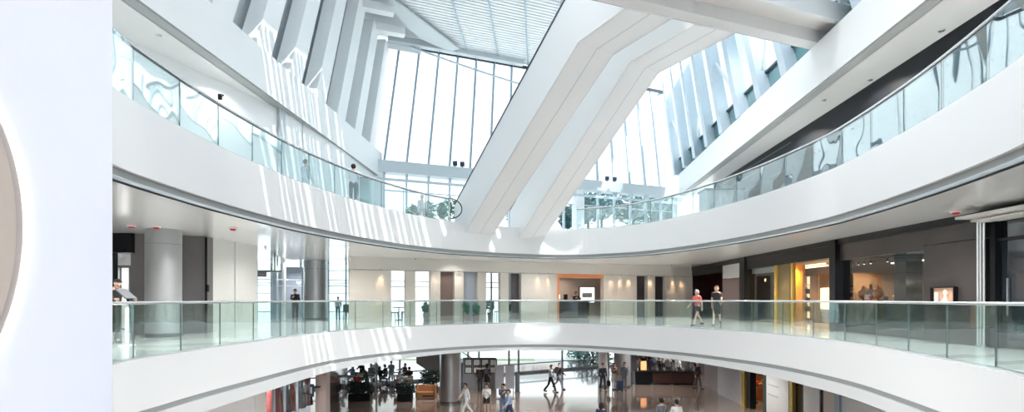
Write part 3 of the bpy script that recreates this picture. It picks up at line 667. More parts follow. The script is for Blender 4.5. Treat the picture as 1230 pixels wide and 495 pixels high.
AMB = mat('amber_wall', (.78, .42, .04), .4, var=.1)
b = MB(); splan(b, 948, 964.5, 1.0, 1.1, 0, 2.75); struct(b.build('wall_right.006', AMB), 'amber wall inside the gold shop', 'wall')
b = MB(); splan(b, 950, 1003, 3.4, 3.5, 0, 3.0); splan(b, 996, 1000, .4, 3.5, 0, 3.0); struct(b.build('wall_right.007', mat('warm_taupe_wall', (.20, .13, .08), .5)), 'warm taupe back wall of the gold shop', 'wall')
b = MB(); splan(b, 931, 997, .4, 3.5, 2.78, 2.9); struct(b.build('ceiling.005', mat('gold_shop_ceiling', (.7, .5, .25), .5)), 'warm ceiling of the gold shop', 'ceiling')
# facade glass
def shop_glass(name, a, c, z1, label, n=.12):
    b = MB(); splan(b, a, c, n, n+.025, .05, z1); return struct(b.build(name, SHOPG), label, 'window')
w6 = shop_glass('window_6', 894, 996, 2.75, 'shop window with gold and charcoal walls behind it')
b = MB(); splan(b, 930, 931.2, .05, .2, 0, 2.75); b.build('frame', GOLD, w6); b = MB(); splan(b, 950, 951.5, .05, .2, 0, 2.75); b.build('frame', GOLD, w6)
w7 = shop_glass('window_7', 1003, 1110, 2.62, 'dark display window with statuettes on a ledge')
b = MB(); splan(b, 1003, 1110, .02, .35, 2.62, 3.2); b.build('header', DARKP, w7)
b = MB(); splan(b, 1074, 1088, .3, .8, 0, 2.62); b.build('mullion', BLACK, w7)
b = MB(); splan(b, 1003, 1110, .2, 1.2, 0, 1.05); b.build('ledge', BLACK, w7)
b = MB(); splan(b, 1003, 1010, .14, .2, 0, 2.62); b.build('jamb', mat('taupe_jamb', (.16, .13, .12), .4), w7)
b = MB(); splan(b, 1003, 1112, 3.0, 3.1, .8, 2.62); b.build('back_panel', mat('display_back', (.06, .043, .038), .4, var=.3), w7)
b = MB(); splan(b, 1112, 1115, .2, 3.1, .8, 2.62); b.build('back_panel', mat('display_back', (.1,.08,.07)), w7)
b = MB(); splan(b, 1110, 1179, 0, .35, 0, 2.72); splan(b, 1110, 1179, .02, .35, 2.74, 3.2)
cl = struct(b.build('wall_right.008', DARKP), 'dark taupe clad wall with a small lit niche', 'wall')
# lit niche
ua, ub = su(1123), su(1150); q = S((ua+ub)/2, -.08)
t = thing('display_niche', 'small lit display box set into the dark clad wall', 'display case', (q[0], q[1], 1.08))
b = MB(); P0, P1 = S(ua, -.05), S(ub, -.05)
for z0, z1 in ((1.05, 1.09), (1.5, 1.54)): splan(b, ua, ub, -.12, .0, z0, z1, False)
splan(b, ua-.03, ua, -.12, 0, 1.05, 1.54, False); splan(b, ub, ub+.03, -.12, 0, 1.05, 1.54, False)
b.build('box', BLACK, t)
b = MB(); splan(b, ua, ub, -.03, -.005, 1.09, 1.5, False); b.build('back', mat('niche_back', (.42, .27, .2), .4, emit=(1, .6, .4), estr=.08, var=.5, scale=8), t)  # glow put into the back panel in place of a niche lamp
b = MB(); q2 = S(ua+(ub-ua)*.6, -.07); b.lathe([(.07, 0), (.09, .05), (.05, .14), (.03, .2), (.06, .26), (.05, .33), (.01, .37)], (*q2, 1.09), 14)
tag(b.build('figurine', mat('glowing_ceramic', (.75, .52, .40), .3, emit=(1, .6, .4), estr=.15), smooth=50), 'pale ceramic figurine standing in the small lit display box', 'figurine')  # weak emission on the figurine stands in for light falling on it
q2 = S(ua+(ub-ua)*.2, -.07); b = MB(); b.lathe([(.05, 0), (.05, .26), (.035, .28)], (*q2, 1.09), 12)
tag(b.build('candle', mat('pale_candle', (.7, .66, .62), .4), smooth=50), 'pale cylinder candle at the left of the small lit display box', 'candle')
# triple steel posts and right hand dark door
for k, px in enumerate((1180.5, 1184, 1188)):
    uu = su(px); q = S(uu, -.12)
    t = struct(thing('column', ('left', 'middle', 'right')[k]+' tube of the triple steel post on the right', 'post', (*q, 0)))
    MB().lathe([(.03, 0), (.03, CE-.05)], (*q, 0), 14).build('tube', mat('bright_steel', (.8, .81, .82), .18, .9), t, smooth=40)
    MB().lathe([(.045, 0), (.045, .05)], (*q, 0), 14).build('foot', STEEL, t)
b = MB(); splan(b, su(1189), uE, .15, .2, .05, 3.15, False); w8 = struct(b.build('window_8', mat('black_glass', (.012, .016, .022), .05, coat=1)), 'tall black glass door at the right edge', 'door')
b = MB(); splan(b, su(1189), su(1195), .0, .3, 0, 3.2, False); splan(b, su(1195), uE, .05, .25, 2.62, 2.68, False); b.build('frame', BLACK, w8)
b = MB(); splan(b, su(1205), su(1206), .08, .12, .8, 1.7, False); b.build('handle', STEEL, w8)
b = MB(); splan(b, su(1184), uE, -.75, .1, 3.18, 3.24, False); splan(b, su(1188), uE, -.45, .1, 3.1, 3.15, False)
struct(b.build('trim_23', mat('pale_canopy', (.62, .60, .58), .35)), 'slim pale canopy over the black glass door', 'canopy')
# wall lights on the charcoal wall
for k, px in enumerate((905, 920)):
    A = SA+SN*1.24; uu = line_u(px, A, SW); q = S(uu, 1.26)
    t = thing('wall_light', ('left', 'right')[k]+' warm wall light on the charcoal wall', 'wall light', (*q, 2.2))
    MB().box(q[0]-.05, q[0]+.04, q[1]-.06, q[1]+.06, 2.12, 2.3).build('body', BROWN, t, bevel=.01); MB().box(q[0]-.06, q[0]-.05, q[1]-.05, q[1]+.05, 2.13, 2.27).build('lamp', mat('amber_lamp', (1, .6, .2), .4, emit=(1, .55, .2), estr=4), t)
# shelf unit with bags in the gold shop
A = SA+SN*3.2; ua, ub = line_u(966, A, SW), line_u(979, A, SW); q = S((ua+ub)/2, 3.2)
t = thing('shelf_unit', 'lit amber shelf unit in the gold shop', 'shelf', (*q, 0))
LITS = mat('lit_shelf', (.8, .6, .35), .5, emit=(1, .72, .38), estr=1.2)
b = MB(); splan(b, ua, ub, 3.34, 3.38, .2, 2.4, False); b.build('back', LITS, t)
for k, z in enumerate((.55, 1.0, 1.45, 1.9, 2.36)): b = MB(); splan(b, ua, ub, 2.95, 3.34, z, z+.04, False); b.build('shelf', mat('shelf_wood', (.35, .2, .08), .4), t)
for s_ in (ua, ub): b = MB(); splan(b, s_-.03, s_+.03, 2.95, 3.36, 0, 2.4, False); b.build('side_panel', BROWN, t)
for k, z in enumerate((.59, 1.04, 1.49)):
    u = (ua+ub)/2; q = S(u, 3.1); lab = ('lower', 'middle', 'upper')[k]+' dark handbag on the lit amber shelf unit'
    t = thing('handbag', lab, 'handbag', (*q, z), 'handbags in the gold shop')
    b = MB(); b.prism([(q[0], q[1]-.32, z), (q[0], q[1]+.32, z), (q[0], q[1]+.25, z+.24), (q[0], q[1]-.25, z+.24)], (.14, 0, 0)); b.build('body', BLACK, t, bevel=.01)
    MB().tube([(q[0]+.07, q[1]+.14*math.cos(a), z+.22+.12*math.sin(a)) for a in [PI*i/8 for i in range(9)]], .012, 6).build('handle', BLACK, t)
ua, ub = line_u(983, A, SW), line_u(995, A, SW)
b = MB(); splan(b, ua, ub, 3.3, 3.395, .7, 1.75, False); b.build('amber_lamp', mat('lit_panel', (.9, .7, .4), .5, emit=(1, .75, .42), estr=1.3))
tag(bpy.data.objects['amber_lamp'], 'glowing amber wall lamp right of the handbag shelf', 'wall lamp')
q = S(su(940), 1.0)
# light troughs in the gold shop ceiling
for k, (a, c, n) in enumerate(((955, 990, 1.6), (958, 993, 2.5))):
    A2 = SA+SN*n; ua, ub = line_u(a, A2, SW), line_u(c, A2, SW); b = MB(); splan(b, ua, ub, n, n+.08, 2.73, 2.79, False)
    tag(b.build('ceiling_light_strip', WARM), ('front', 'rear')[k]+' warm strip light under the gold shop ceiling', 'strip light')
# statuettes on the ledge of the display window
TERR = mat('amber_figure', (.34, .15, .07), .35, var=.3)
for k, (px, h, m_) in enumerate(((1023, .22, TERR), (1037, .62, TERR), (1046.5, .66, mat('slate_figure', (.12, .11, .12), .3)), (1055, .62, TERR), (1064, .25, mat('slate_figure', (.12, .11, .12))), (1076, .3, mat('gold_figure', (.55, .30, .08), .3, .4)))):
    A2 = SA+SN*.75; q = S(line_u(px, A2, SW), .75)
    lab = ('low amber dish at the left of the display window ledge', 'tall amber bust, left of the three on the display ledge', 'tall slate bust, middle of the three on the display ledge', 'tall amber bust, right of the three on the display ledge', 'short slate stand right of the three busts', 'small gold ornament beside the black window post')[k]
    t = thing('display_bust' if h > .5 else 'ornament', lab, 'bust' if h > .5 else 'ornament', (*q, 1.05))
    w_ = .14
    if h > .5:
        MB().lathe([(.10, 0), (.10, .03), (.03, .06), (.03, .16)], (*q, 1.05), 14).build('base', BLACK, t, smooth=40)
        MB().lathe([(.05, .15), (.13, .2), (.17, .34), (.15, .42), (.06, .48), (.045, .56), (.05, h)], (*q, 1.05), 18).build('torso', m_, t, smooth=60)
        MB().tube([(q[0]-.09*math.cos(a)*1.2, q[1]+.11*math.sin(a), 1.05+.47-.05*math.cos(a)) for a in [2*PI*i/12 for i in range(12)]], .012, 6, closed=True).build('necklace', mat('gold_figure', (.55,.3,.08)), t)
    else:
        MB().lathe([(.12, 0), (.13, .02), (.05, .05), (.06, h*.6), (.1, h*.8), (.03, h)], (*q, 1.05), 16).build('body', m_, t, smooth=60)
        MB().lathe([(.14, 0), (.14, .015)], (*q, 1.05), 16).build('base', BLACK, t)
# track spots in the display window
for k, px in enumerate((1024, 1031, 1038, 1046, 1066, 1080)):
    A2 = SA+SN*.8; q = S(line_u(px, A2, SW), .8)
    t = thing('track_spot', 'small spotlight in the top of the display window, %s from the left' % NAMES[k], 'spotlight', (*q, 2.5), 'spotlights of the display window')
    MB().lathe([(.03, 0), (.04, .02), (.04, .12)], (*q, 2.46), 10).build('can', BLACK, t); MB().lathe([(.0, -.004), (.03, -.004), (.03, .002)], (*q, 2.46), 10).build('lamp', mat('white_lamp', (1, .95, .85), .4, emit=(1, .9, .75), estr=6), t)
A2 = SA+SN*1.2; b = MB(); splan(b, line_u(1070, A2, SW), line_u(1108, A2, SW), 1.2, 1.26, 2.42, 2.46, False); splan(b, line_u(1090, A2, SW), line_u(1090.6, A2, SW), 1.22, 1.24, 2.46, CE, False)
tag(b.build('ceiling_light_strip', mat('pale_strip_lamp', (1, .9, .75), .4, emit=(1, .85, .65), estr=2.5)), 'long pale light strip across the right of the display window', 'strip light')
# ================================================================ people
def ang(d): return math.radians(d)
POSE = dict(hl=0, hr=0, kl=3, kr=3, al=4, ar=4, el=12, er=12, bl=7, br=7, lean=0, nod=0, turn=0)
POSES = {
 'stand': {}, 'stand2': dict(hl=4, hr=-3, al=10, er=25), 'walk': dict(hl=24, hr=-18, kl=8, kr=22, al=-20, ar=22, el=18, er=25, lean=4),
 'walk2': dict(hl=-20, hr=22, kl=26, kr=6, al=20, ar=-18, el=28, er=15, lean=3), 'folded': dict(al=28, ar=30, el=95, er=100, bl=4, br=4, hl=3, hr=-2),
 'phone': dict(al=30, ar=32, el=85, er=92, nod=22, lean=4), 'hold': dict(al=12, ar=25, el=25, er=95, nod=8), 'rail': dict(lean=14, al=48, ar=46, el=35, er=38, nod=12),
 'bag': dict(hl=16, hr=-10, kl=4, kr=14, al=2, ar=-4, el=8, er=8), 'sit': dict(hl=84, hr=80, kl=84, kr=82, al=38, ar=42, el=60, er=55, lean=8, nod=10),
 'sit2': dict(hl=82, hr=86, kl=80, kr=90, al=30, ar=55, el=80, er=40, lean=-4, nod=4), 'bar': dict(al=45, ar=30, el=60, er=90, lean=8, nod=6)}
def skeleton(pose):
    p = dict(POSE); p.update(POSES[pose]); J = {}
    l = ang(p['lean']); up = Vector((0, -math.sin(l), math.cos(l)))
    def dn(a, b=0, s=1): return Vector((s*math.sin(ang(b)), -math.sin(ang(a))*math.cos(ang(b)), -math.cos(ang(a))*math.cos(ang(b))))
    O = Vector((0, 0, 0)); J['pelvis'] = O; J['waist'] = up*.16; J['chest'] = up*.36; J['collar'] = up*.49; J['neck'] = up*.555
    n = l+ang(p['nod']); hup = Vector((0, -math.sin(n), math.cos(n))); fw = Vector((0, -math.cos(n), -math.sin(n)))
    J['jaw'] = J['neck']+hup*.055+fw*.015; J['head'] = J['neck']+hup*.135+fw*.01; J['crown'] = J['neck']+hup*.20-fw*.005
    J['nose'] = J['head']+fw*.098-hup*.025; J['chin'] = J['jaw']+fw*.065-hup*.005
    for s, c in ((1, 'l'), (-1, 'r')):
        J['ear'+c] = J['head']+Vector((s*.088, 0, 0))-hup*.01
        h = Vector((s*.095, 0, -.035)); J['hip'+c] = h; k = h+dn(p['h'+c])*.43; J['knee'+c] = k
        a = k+dn(p['h'+c]-p['k'+c])*.41; J['ankle'+c] = a; J['heel'+c] = a+Vector((0, .02, -.05)); J['toe'+c] = a+Vector((0, -.16, -.055))
        sh = J['collar']+Vector((s*.175, 0, -.015)); J['sh'+c] = sh
        e = sh+dn(p['a'+c], p['b'+c], s)*.28; J['elbow'+c] = e; fd = dn(p['a'+c]+p['e'+c], p['b'+c]*.3-(20 if p['e'+c] > 70 else 0), s)
        w = e+fd*.25; J['wrist'+c] = w; J['palm'+c] = w+fd*.075
        side = fd.cross(Vector((s, 0, 0))); side = side.normalized() if side.length > 1e-3 else Vector((0, 1, 0))
        for q in range(4):
            b = w+fd*.095+side*(.027*(1.5-q)*.75); L = (.068, .078, .074, .058)[q]
            J['f%d%s' % (q, c)] = b; J['g%d%s' % (q, c)] = b+fd*L*.5+Vector((-s*.008, 0, 0)); J['t%d%s' % (q, c)] = b+fd*L+Vector((-s*.026, 0, 0))
        J['th'+c] = w+fd*.03+side*.035; J['tt'+c] = w+fd*.075+side*.058+Vector((-s*.015, 0, 0))
    zmin = min(min(J['heell'].z, J['heelr'].z), min(J['toel'].z, J['toer'].z))-.03
    for k in J: J[k] = J[k]-Vector((0, 0, zmin))
    return J, hup, fw
RAD = dict(pelvis=.135, waist=.115, chest=.13, collar=.085, neck=.052, jaw=.062, head=.092, crown=.066, nose=.014, chin=.025, ear=.017, hip=.092, knee=.055, ankle=.038, heel=.032, toe=.03, sh=.056, elbow=.038, wrist=.026, palm=.026, f=.0095, g=.009, t=.008, th=.013, tt=.009)
def rad(j):
    b = j[:-1] if (j[-1] in 'lr' and j not in ('pelvis', 'collar')) else j
    if b and b[-1].isdigit(): b = b[0]
    return RAD.get(b, RAD.get(j))
SPINE = [('pelvis','waist'),('waist','chest'),('chest','collar')]
def edges(part):
    E_ = []
    if part == 'body':
        E_ += SPINE+[('collar','neck'),('neck','jaw'),('jaw','head'),('head','crown'),('head','nose'),('jaw','chin'),('head','earl'),('head','earr')]
        for c in 'lr':
            E_ += [('pelvis','hip'+c),('hip'+c,'knee'+c),('knee'+c,'ankle'+c),('ankle'+c,'heel'+c),('ankle'+c,'toe'+c),('collar','sh'+c),('sh'+c,'elbow'+c),('elbow'+c,'wrist'+c),('wrist'+c,'palm'+c),('wrist'+c,'th'+c),('th'+c,'tt'+c)]
            for q in range(4): E_ += [('palm'+c,'f%d%s' % (q, c)),('f%d%s' % (q, c),'g%d%s' % (q, c)),('g%d%s' % (q, c),'t%d%s' % (q, c))]
    if part in ('top', 'tee'):
        E_ += SPINE
        for c in 'lr':
            E_ += [('collar','sh'+c),('sh'+c,'elbow'+c)]
            if part == 'top': E_ += [('elbow'+c,'wrist'+c)]
    if part in ('trousers', 'shorts'):
        E_ += [('waist','pelvis')]
        for c in 'lr':
            E_ += [('pelvis','hip'+c),('hip'+c,'knee'+c)]
            if part == 'trousers': E_ += [('knee'+c,'ankle'+c)]
    if part == 'shoes':
        pass
    if part in ('shoel', 'shoer'): E_ += [('heel'+part[-1], 'toe'+part[-1])]
    return E_
GROW = dict(body=0, top=.024, tee=.022, trousers=.016, shorts=.022, shoel=.022, shoer=.022)
PENDING = {}; SKINS = {}
def want(pose, part): PENDING[(pose, part)] = None
def grow_all():
    tmp = []
    for (pose, part) in list(PENDING):
        J, hup, fw = skeleton(pose); Ed = edges(part); names = []
        for e in Ed:
            for j in e:
                if j not in names: names.append(j)
        P_ = {j: Vector(J[j]) for j in names}
        if part == 'shorts' or part == 'tee':
            for c in 'lr':
                if part == 'shorts': P_['knee'+c] = P_['hip'+c].lerp(P_['knee'+c], .62)
                else: P_['elbow'+c] = P_['sh'+c].lerp(P_['elbow'+c], .7)
        if part[:4] == 'shoe':
            for c in part[-1]:
                f = (P_['toe'+c]-P_['heel'+c]).normalized(); P_['toe'+c] = P_['toe'+c]+f*.045; P_['heel'+c] = P_['heel'+c]-f*.03
        if part in ('top', 'tee'):
            P_['pelvis'] = P_['pelvis']+(P_['pelvis']-P_['waist']).normalized()*.07; P_['collar'] = P_['collar']+(P_['collar']-P_['chest']).normalized()*.02
        if part == 'trousers':
            for c in 'lr': P_['ankle'+c] = P_['ankle'+c]+(P_['ankle'+c]-P_['knee'+c]).normalized()*.035
        me = bpy.data.meshes.new('skin'); me.from_pydata([P_[j] for j in names], [(names.index(a), names.index(b)) for a, b in Ed], []); me.update()
        o = bpy.data.objects.new('skin', me); C.objects.link(o); o.modifiers.new('s', 'SKIN'); sub = o.modifiers.new('d', 'SUBSURF'); sub.levels = 1; sub.render_levels = 1
        roots = {'body': ('pelvis',), 'top': ('chest',), 'tee': ('chest',), 'trousers': ('pelvis',), 'shorts': ('pelvis',), 'shoel': ('heell',), 'shoer': ('heelr',)}[part]
        for i, j in enumerate(names):
            r = rad(j)+GROW[part]
            if part in ('trousers',) and j[:-1] == 'ankle': r += .022
            if part == 'top' and j[:-1] == 'wrist': r += .004
            sv = me.skin_vertices[0].data[i]; sv.radius = (r, r); sv.use_root = j in roots
        tmp.append(((pose, part), o))
    dg = bpy.context.evaluated_depsgraph_get(); dg.update()
    for key, o in tmp:
        m2 = bpy.data.meshes.new_from_object(o.evaluated_get(dg)); m2.name = key[1]; m2.shade_smooth(); SKINS[key] = m2
    for key, o in tmp:
        me = o.data; bpy.data.objects.remove(o); bpy.data.meshes.remove(me)
def hair_mesh(pose, long):
    key = (pose, 'hair%d' % long)
    if key in SKINS: return SKINS[key]
    J, hup, fw = skeleton(pose); c = J['head']+hup*.02-fw*.008; sd = Vector((1, 0, 0)); b = MB(); n, m = 18, 12; vs = []
    b.ball((0, 0, 0), (1, 1, 1), n, m); keep = []
    for v in b.v:
        x, y, z = v; r = Vector((.101*x, .112*y, .112*z))
        if long and z < .1 and y > -.25: r = Vector((.108*x, .112*y+.01, .112*z-(.16 if long == 1 else .05)*max(0, .1-z)))
        vs.append(c+sd*r[0]-fw*r[1]+hup*r[2])
    for f in b.f:
        zs = sum(b.v[i][2] for i in f)/len(f); ys = sum(b.v[i][1] for i in f)/len(f)
        if ys < -.15 and zs < .42: continue
        if not long and zs < -.35 and ys < .3: continue
        keep.append(f)
    me = bpy.data.meshes.new('hair'); me.from_pydata(vs, [], keep); me.update(); me.shade_smooth(); SKINS[key] = me
    return me
def face_mesh(pose, what):
    key = (pose, what)
    if key in SKINS: return SKINS[key]
    J, hup, fw = skeleton(pose); b = MB()
    if what == 'eyes':
        for s in (-1, 1):
            q = J['head']+fw*.083+Vector((s*.033, 0, 0))+hup*.0; b.ball(q, .011, 8, 6)
    else:
        q = J['jaw']+fw*.075+hup*.025; b.ball(q, (.024, .008, .007), 8, 6)
    me = bpy.data.meshes.new(what); me.from_pydata(b.v, [], b.f); me.update(); me.shade_smooth(); SKINS[key] = me
    return me
def skirt_mesh(pose, length):
    key = (pose, 'skirt%.2f' % length)
    if key in SKINS: return SKINS[key]
    J, hup, fw = skeleton(pose); b = MB(); p = J['pelvis']; b.lathe([(.20, -length), (.185, -length*.6), (.155, -.05), (.135, .10), (.125, .12)], p, 20)
    me = bpy.data.meshes.new('skirt'); me.from_pydata(b.v, [], b.f); me.update(); me.shade_smooth(); SKINS[key] = me
    return me
CLO = {}
def cloth(c, rough=.85):
    k = tuple(c)
    if k not in CLO: CLO[k] = mat('cloth_%.2f_%.2f_%.2f' % k, k, rough, var=.12, scale=14)
    return CLO[k]
PEOPLE = []
def person(label, px, d, z, rz, pose, top, bot, hair=(.015, .012, .01), long=0, h=1.72, upper='top', lower='trousers', skin=(.62, .42, .33), shoes=(.03, .03, .03), extra=None, X=None, group=None, shoe=True):
    PEOPLE.append(locals().copy())
    for p in ('body', upper, 'shoel', 'shoer')+((lower,) if lower != 'skirt' else ()): want(pose, p)
def put_people():
    grow_all()
    for q in PEOPLE:
        X = q['X'] if q['X'] is not None else (q['px']-CX)/F*q['d']
        k = q['h']/1.72
        t = thing('person', q['label'], 'person', (X, q['d'], q['z']), q['group'], rz=math.radians(q['rz'])); t.scale = (k, k, k)
        def part(nm, me, col):
            m_ = cloth(col)
            o = bpy.data.objects.new(nm, me); C.objects.link(o); o.parent = t
            if not me.materials: me.materials.append(m_)
            o.material_slots[0].link = 'OBJECT'; o.material_slots[0].material = m_
            return o
        part('body', SKINS[(q['pose'], 'body')], q['skin'])
        part({'top': 'jacket', 'tee': 'shirt'}[q['upper']], SKINS[(q['pose'], q['upper'])], q['top'])
        if q['lower'] == 'skirt': part('skirt', skirt_mesh(q['pose'], .42), q['bot'])
        else: part(q['lower'], SKINS[(q['pose'], q['lower'])], q['bot'])
        part('shoe', SKINS[(q['pose'], 'shoel')], q['shoes']); part('shoe', SKINS[(q['pose'], 'shoer')], q['shoes'])
        part('hair', hair_mesh(q['pose'], q['long']), q['hair'])
        part('eyes', face_mesh(q['pose'], 'eyes'), (.02, .02, .02)); part('mouth', face_mesh(q['pose'], 'mouth'), (.45, .18, .16))
        if q['extra']: q['extra'](t, skeleton(q['pose'])[0])
WHT = (.80, .81, .82); BLK = (.018, .018, .022); NAVY = (.03, .045, .09); GRY = (.30, .32, .35); BLU = (.32, .42, .58)
def shoulder_bag(t, J):
    b = MB(); p = J['hipl']+Vector((.17, .03, -.02)); b.box(p[0]-.05, p[0]+.05, p[1]-.15, p[1]+.15, p[2]-.14, p[2]+.14); b.build('shoulder_bag', cloth(BLK), t, bevel=.02, local=True)
def backpack(t, J):
    b = MB(); p = J['chest']+Vector((0, .19, .0)); b.box(p[0]-.15, p[0]+.15, p[1]-.08, p[1]+.09, p[2]-.24, p[2]+.17); b.build('backpack', cloth(BLK), t, bevel=.04, local=True)
# lowest level, from the left
person('person in a white outfit with short dark hair, walking left on the brown floor', 560, 26.5, GZ, -60, 'walk', WHT, WHT, h=1.68)
person('person with folded arms in white top and black shorts', 584.5, 26.3, GZ, 0, 'folded', WHT, BLK, lower='shorts', h=1.64, long=2)
person('person in dark jacket and jeans bending over a phone', 604, 26.0, GZ, 20, 'phone', (.08, .08, .10), (.12, .17, .28), h=1.72, long=1)
person('person in pale blue shirt walking, in front of the two grey boards', 612, 24.8, GZ, -70, 'walk2', BLU, NAVY, h=1.64, skin=(.5, .33, .25))
person('person in black suit standing with the back to the hall by the poster frames', 576.5, 33.2, GZ, 175, 'stand2', BLK, BLK, h=1.74)
person('person in grey top and black skirt with a shoulder bag by the poster frames', 585, 34.0, GZ, 160, 'stand', (.10, .10, .12), BLK, lower='skirt', h=1.70, long=1, extra=shoulder_bag)
person('person in pale grey blue shirt and dark trousers walking before the bright windows', 661.5, 33.1, GZ, 70, 'walk', (.42, .47, .58), BLK, h=1.78)
person('person in black with a backpack walking before the bright windows', 671.5, 34.3, GZ, 70, 'walk2', BLK, (.25, .27, .32), h=1.74, extra=backpack)
person('person in dark suit walking with a black bag, left of the grey columns', 724, 33.6, GZ, 10, 'bag', (.035, .045, .07), (.035, .045, .07), h=1.80)
person('person in brown jacket and pale skirt in front of the left grey column', 737.5, 34.2, GZ, 15, 'hold', (.20, .13, .09), (.6, .56, .52), lower='skirt', h=1.72, long=2)
person('person in slate blue coat beside the blue suitcase', 750, 34.0, GZ, -20, 'stand2', (.17, .21, .28), (.2, .2, .24), h=1.78)
person('person with black hair at the bottom edge, below the dark suited walker', 722, 21.8, GZ, 150, 'walk', NAVY, BLK, h=1.62, long=1)
person('person in grey shirt at the bottom edge, left of the white shirted one', 795, 22.2, GZ, 170, 'walk', (.16, .17, .19), NAVY, h=1.72)
person('person in white shirt at the bottom edge', 813, 22.0, GZ, 190, 'walk2', WHT, (.1, .11, .14), h=1.70)
person('person in dark clothes with a pale cap right of the dark bar', 838, 34.6, GZ, 30, 'bag', (.08, .07, .08), (.10, .09, .10), hair=(.62, .5, .42), h=1.75)
person('person in red top standing at the orange shop', 906, 29.9, GZ, 60, 'hold', (.55, .05, .08), (.45, .42, .42), hair=(.4, .38, .38), h=1.68)
# middle gallery
person('person in dark jacket leaning over the touchscreen stand at the left edge', 136.5, 14.0, 0, 62, 'rail', BLK, BLK, h=1.72)
person('person in black jacket holding a paper before the blue grey pier', 354.5, 29.3, 0, 25, 'hold', (.03, .03, .045), (.12, .12, .13), h=1.72)
person('child in pale blue top and teal trousers by the window right of the column', 406, 31.3, 0, 30, 'stand2', (.45, .55, .66), (.10, .30, .30), h=1.30)
person('person with grey hair in red top and black shorts walking along the right shops', 838, 23.3, 0, -70, 'walk', (.62, .12, .09), BLK, hair=(.45, .44, .43), upper='tee', lower='shorts', h=1.62, long=2)
person('person in black top and skirt with brown hair walking along the right shops', 861, 23.3, 0, -30, 'walk2', BLK, BLK, hair=(.22, .12, .07), upper='tee', lower='skirt', h=1.80, long=2)
q = B(line_u(691, BA+BN*1.95, BW), 1.95)
person('person in dark uniform standing behind the reception counter', 691, q[1], 0, 15, 'bar', BLK, BLK, h=1.66, long=2, X=q[0])
# upper gallery
person('person in pale top with dark hair behind the left upper glass', 367, 20.6, U2+.045, 150, 'stand2', (.50, .58, .62), (.3, .4, .43), h=1.68)
person('person in white shirt and dark trousers with the back to the left upper glass', 424.5, 21.7, U2+.045, 200, 'folded', WHT, (.03, .06, .08), h=1.78)
person('person in white between green plants at the upper window', 507, 27.3, U2+.045, 10, 'stand', (.78, .74, .75), (.6, .55, .56), h=1.62, hair=(.12, .08, .06))
# cafe guests on the left and drinkers at the bar on the right
DCOL = [('navy', NAVY), ('black', BLK), ('white', WHT), ('grey', GRY), ('red', (.42, .06, .06)), ('pale blue', (.45, .55, .68)), ('brown', (.16, .10, .07)), ('dark green', (.04, .10, .07))]
DIN = [(407, 33.6, 1, 40), (423, 36.2, 5, -30), (427, 32.6, 4, 70), (434, 38.0, 1, 0), (441, 33.4, 7, -60), (446, 36.8, 3, 30), (452, 38.6, 2, -20), (457, 35.6, 1, 100), (464, 36.6, 0, -90), (470, 38.4, 5, 10), (479, 33.0, 3, 45), (486, 37.2, 6, -45), (492, 35.0, 1, 200)]
SEATS = []
for k, (px, d, ci, rz) in enumerate(DIN):
    X = (px-CX)/F*d
    person('cafe guest in %s, seated, %s guest from the left' % (DCOL[ci][0], (NAMES+('thirteenth',))[k]), px, d, GZ, rz, ('sit', 'sit2')[k % 2], DCOL[ci][1], ((.05, .05, .07), (.12, .15, .22))[k % 2], h=1.7, long=(0, 1, 2)[k % 3], group='seated cafe guests')
    SEATS.append((X, d, rz, k))
BAR = [(767, 38.2, 3), (773, 39.6, 1), (780, 38.0, 0), (786, 39.8, 5), (792, 38.3, 1), (797, 40.7, 2), (803, 38.0, 3), (808, 39.6, 7), (814, 38.2, 2), (819, 39.8, 5), (825, 38.2, 2), (830, 39.4, 6), (835, 38.6, 1)]
for k, (px, d, ci) in enumerate(BAR):
    person('guest in %s standing at the dark bar, %s from its left end' % (DCOL[ci][0], (NAMES+('thirteenth',))[k]), px, d, GZ, (20, -30, 160, 70)[k % 4], ('bar', 'hold', 'stand2')[k % 3], DCOL[ci][1], ((.05, .05, .07), (.12, .12, .14))[k % 2], h=1.68+.04*(k % 4), long=(0, 2, 1)[k % 3], group='guests behind the bar')
put_people()
# ================================================================ lowest level
# bright window wall and what lies outside
GA = Vector((-18, 31.6)); GW = Vector((8.6, 4.6)).normalized(); GN = Vector((-GW[1], GW[0]))
def G(u, n=0): p = GA+GW*u+GN*n; return (p[0], p[1])
def gu(px): return line_u(px, GA, GW)
def gplan(mb, u0, u1, n0, n1, z0, z1): return mb.plan([G(u0, n0), G(u1, n0), G(u1, n1), G(u0, n1)], z0, z1)
b = MB(); gplan(b, 0, 40, 0, .04, GZ, -1.5); w9 = struct(b.build('window_9', PANE), 'bright window wall of the lowest level', 'window')
for px in (452, 480, 562, 575, 611, 622.5, 675, 719): b = MB(); u = gu(px); gplan(b, u-.06, u+.06, -.1, .02, GZ, -1.5); b.build('mullion', PALE if px != 622.5 else MULL, w9)
for z, h in ((GZ, .16), (GZ+.72, .08)): b = MB(); gplan(b, 0, 40, -.06, 0, z, z+h); b.build('transom', PALE, w9)
b = MB(); b.box(-7, 5.5, 55, 55.3, GZ, GZ+2.6); hoard = struct(b.build('wall_outside', WHITE), 'white hoarding outside with a faint strip of red marks', 'wall')
b = MB(); rd = random.Random(3)
for x0, n in ((-2.6, 6), (.6, 2), (2.2, 5)):
    for k in range(n):
        X = x0+.46*k; b.box(X, X+.07, 54.96, 55.0, GZ+1.15, GZ+1.65)
        if rd.random() < .8: b.box(X+.07, X+.3, 54.96, 55.0, GZ+1.57, GZ+1.65)
        if rd.random() < .6: b.box(X+.07, X+.26, 54.96, 55.0, GZ+1.36, GZ+1.43)
        if rd.random() < .6: b.box(X+.25, X+.32, 54.96, 55.0, GZ+1.15, GZ+1.4)
b.build('marks', mat('faded_red', (.78, .42, .40), .6), hoard)
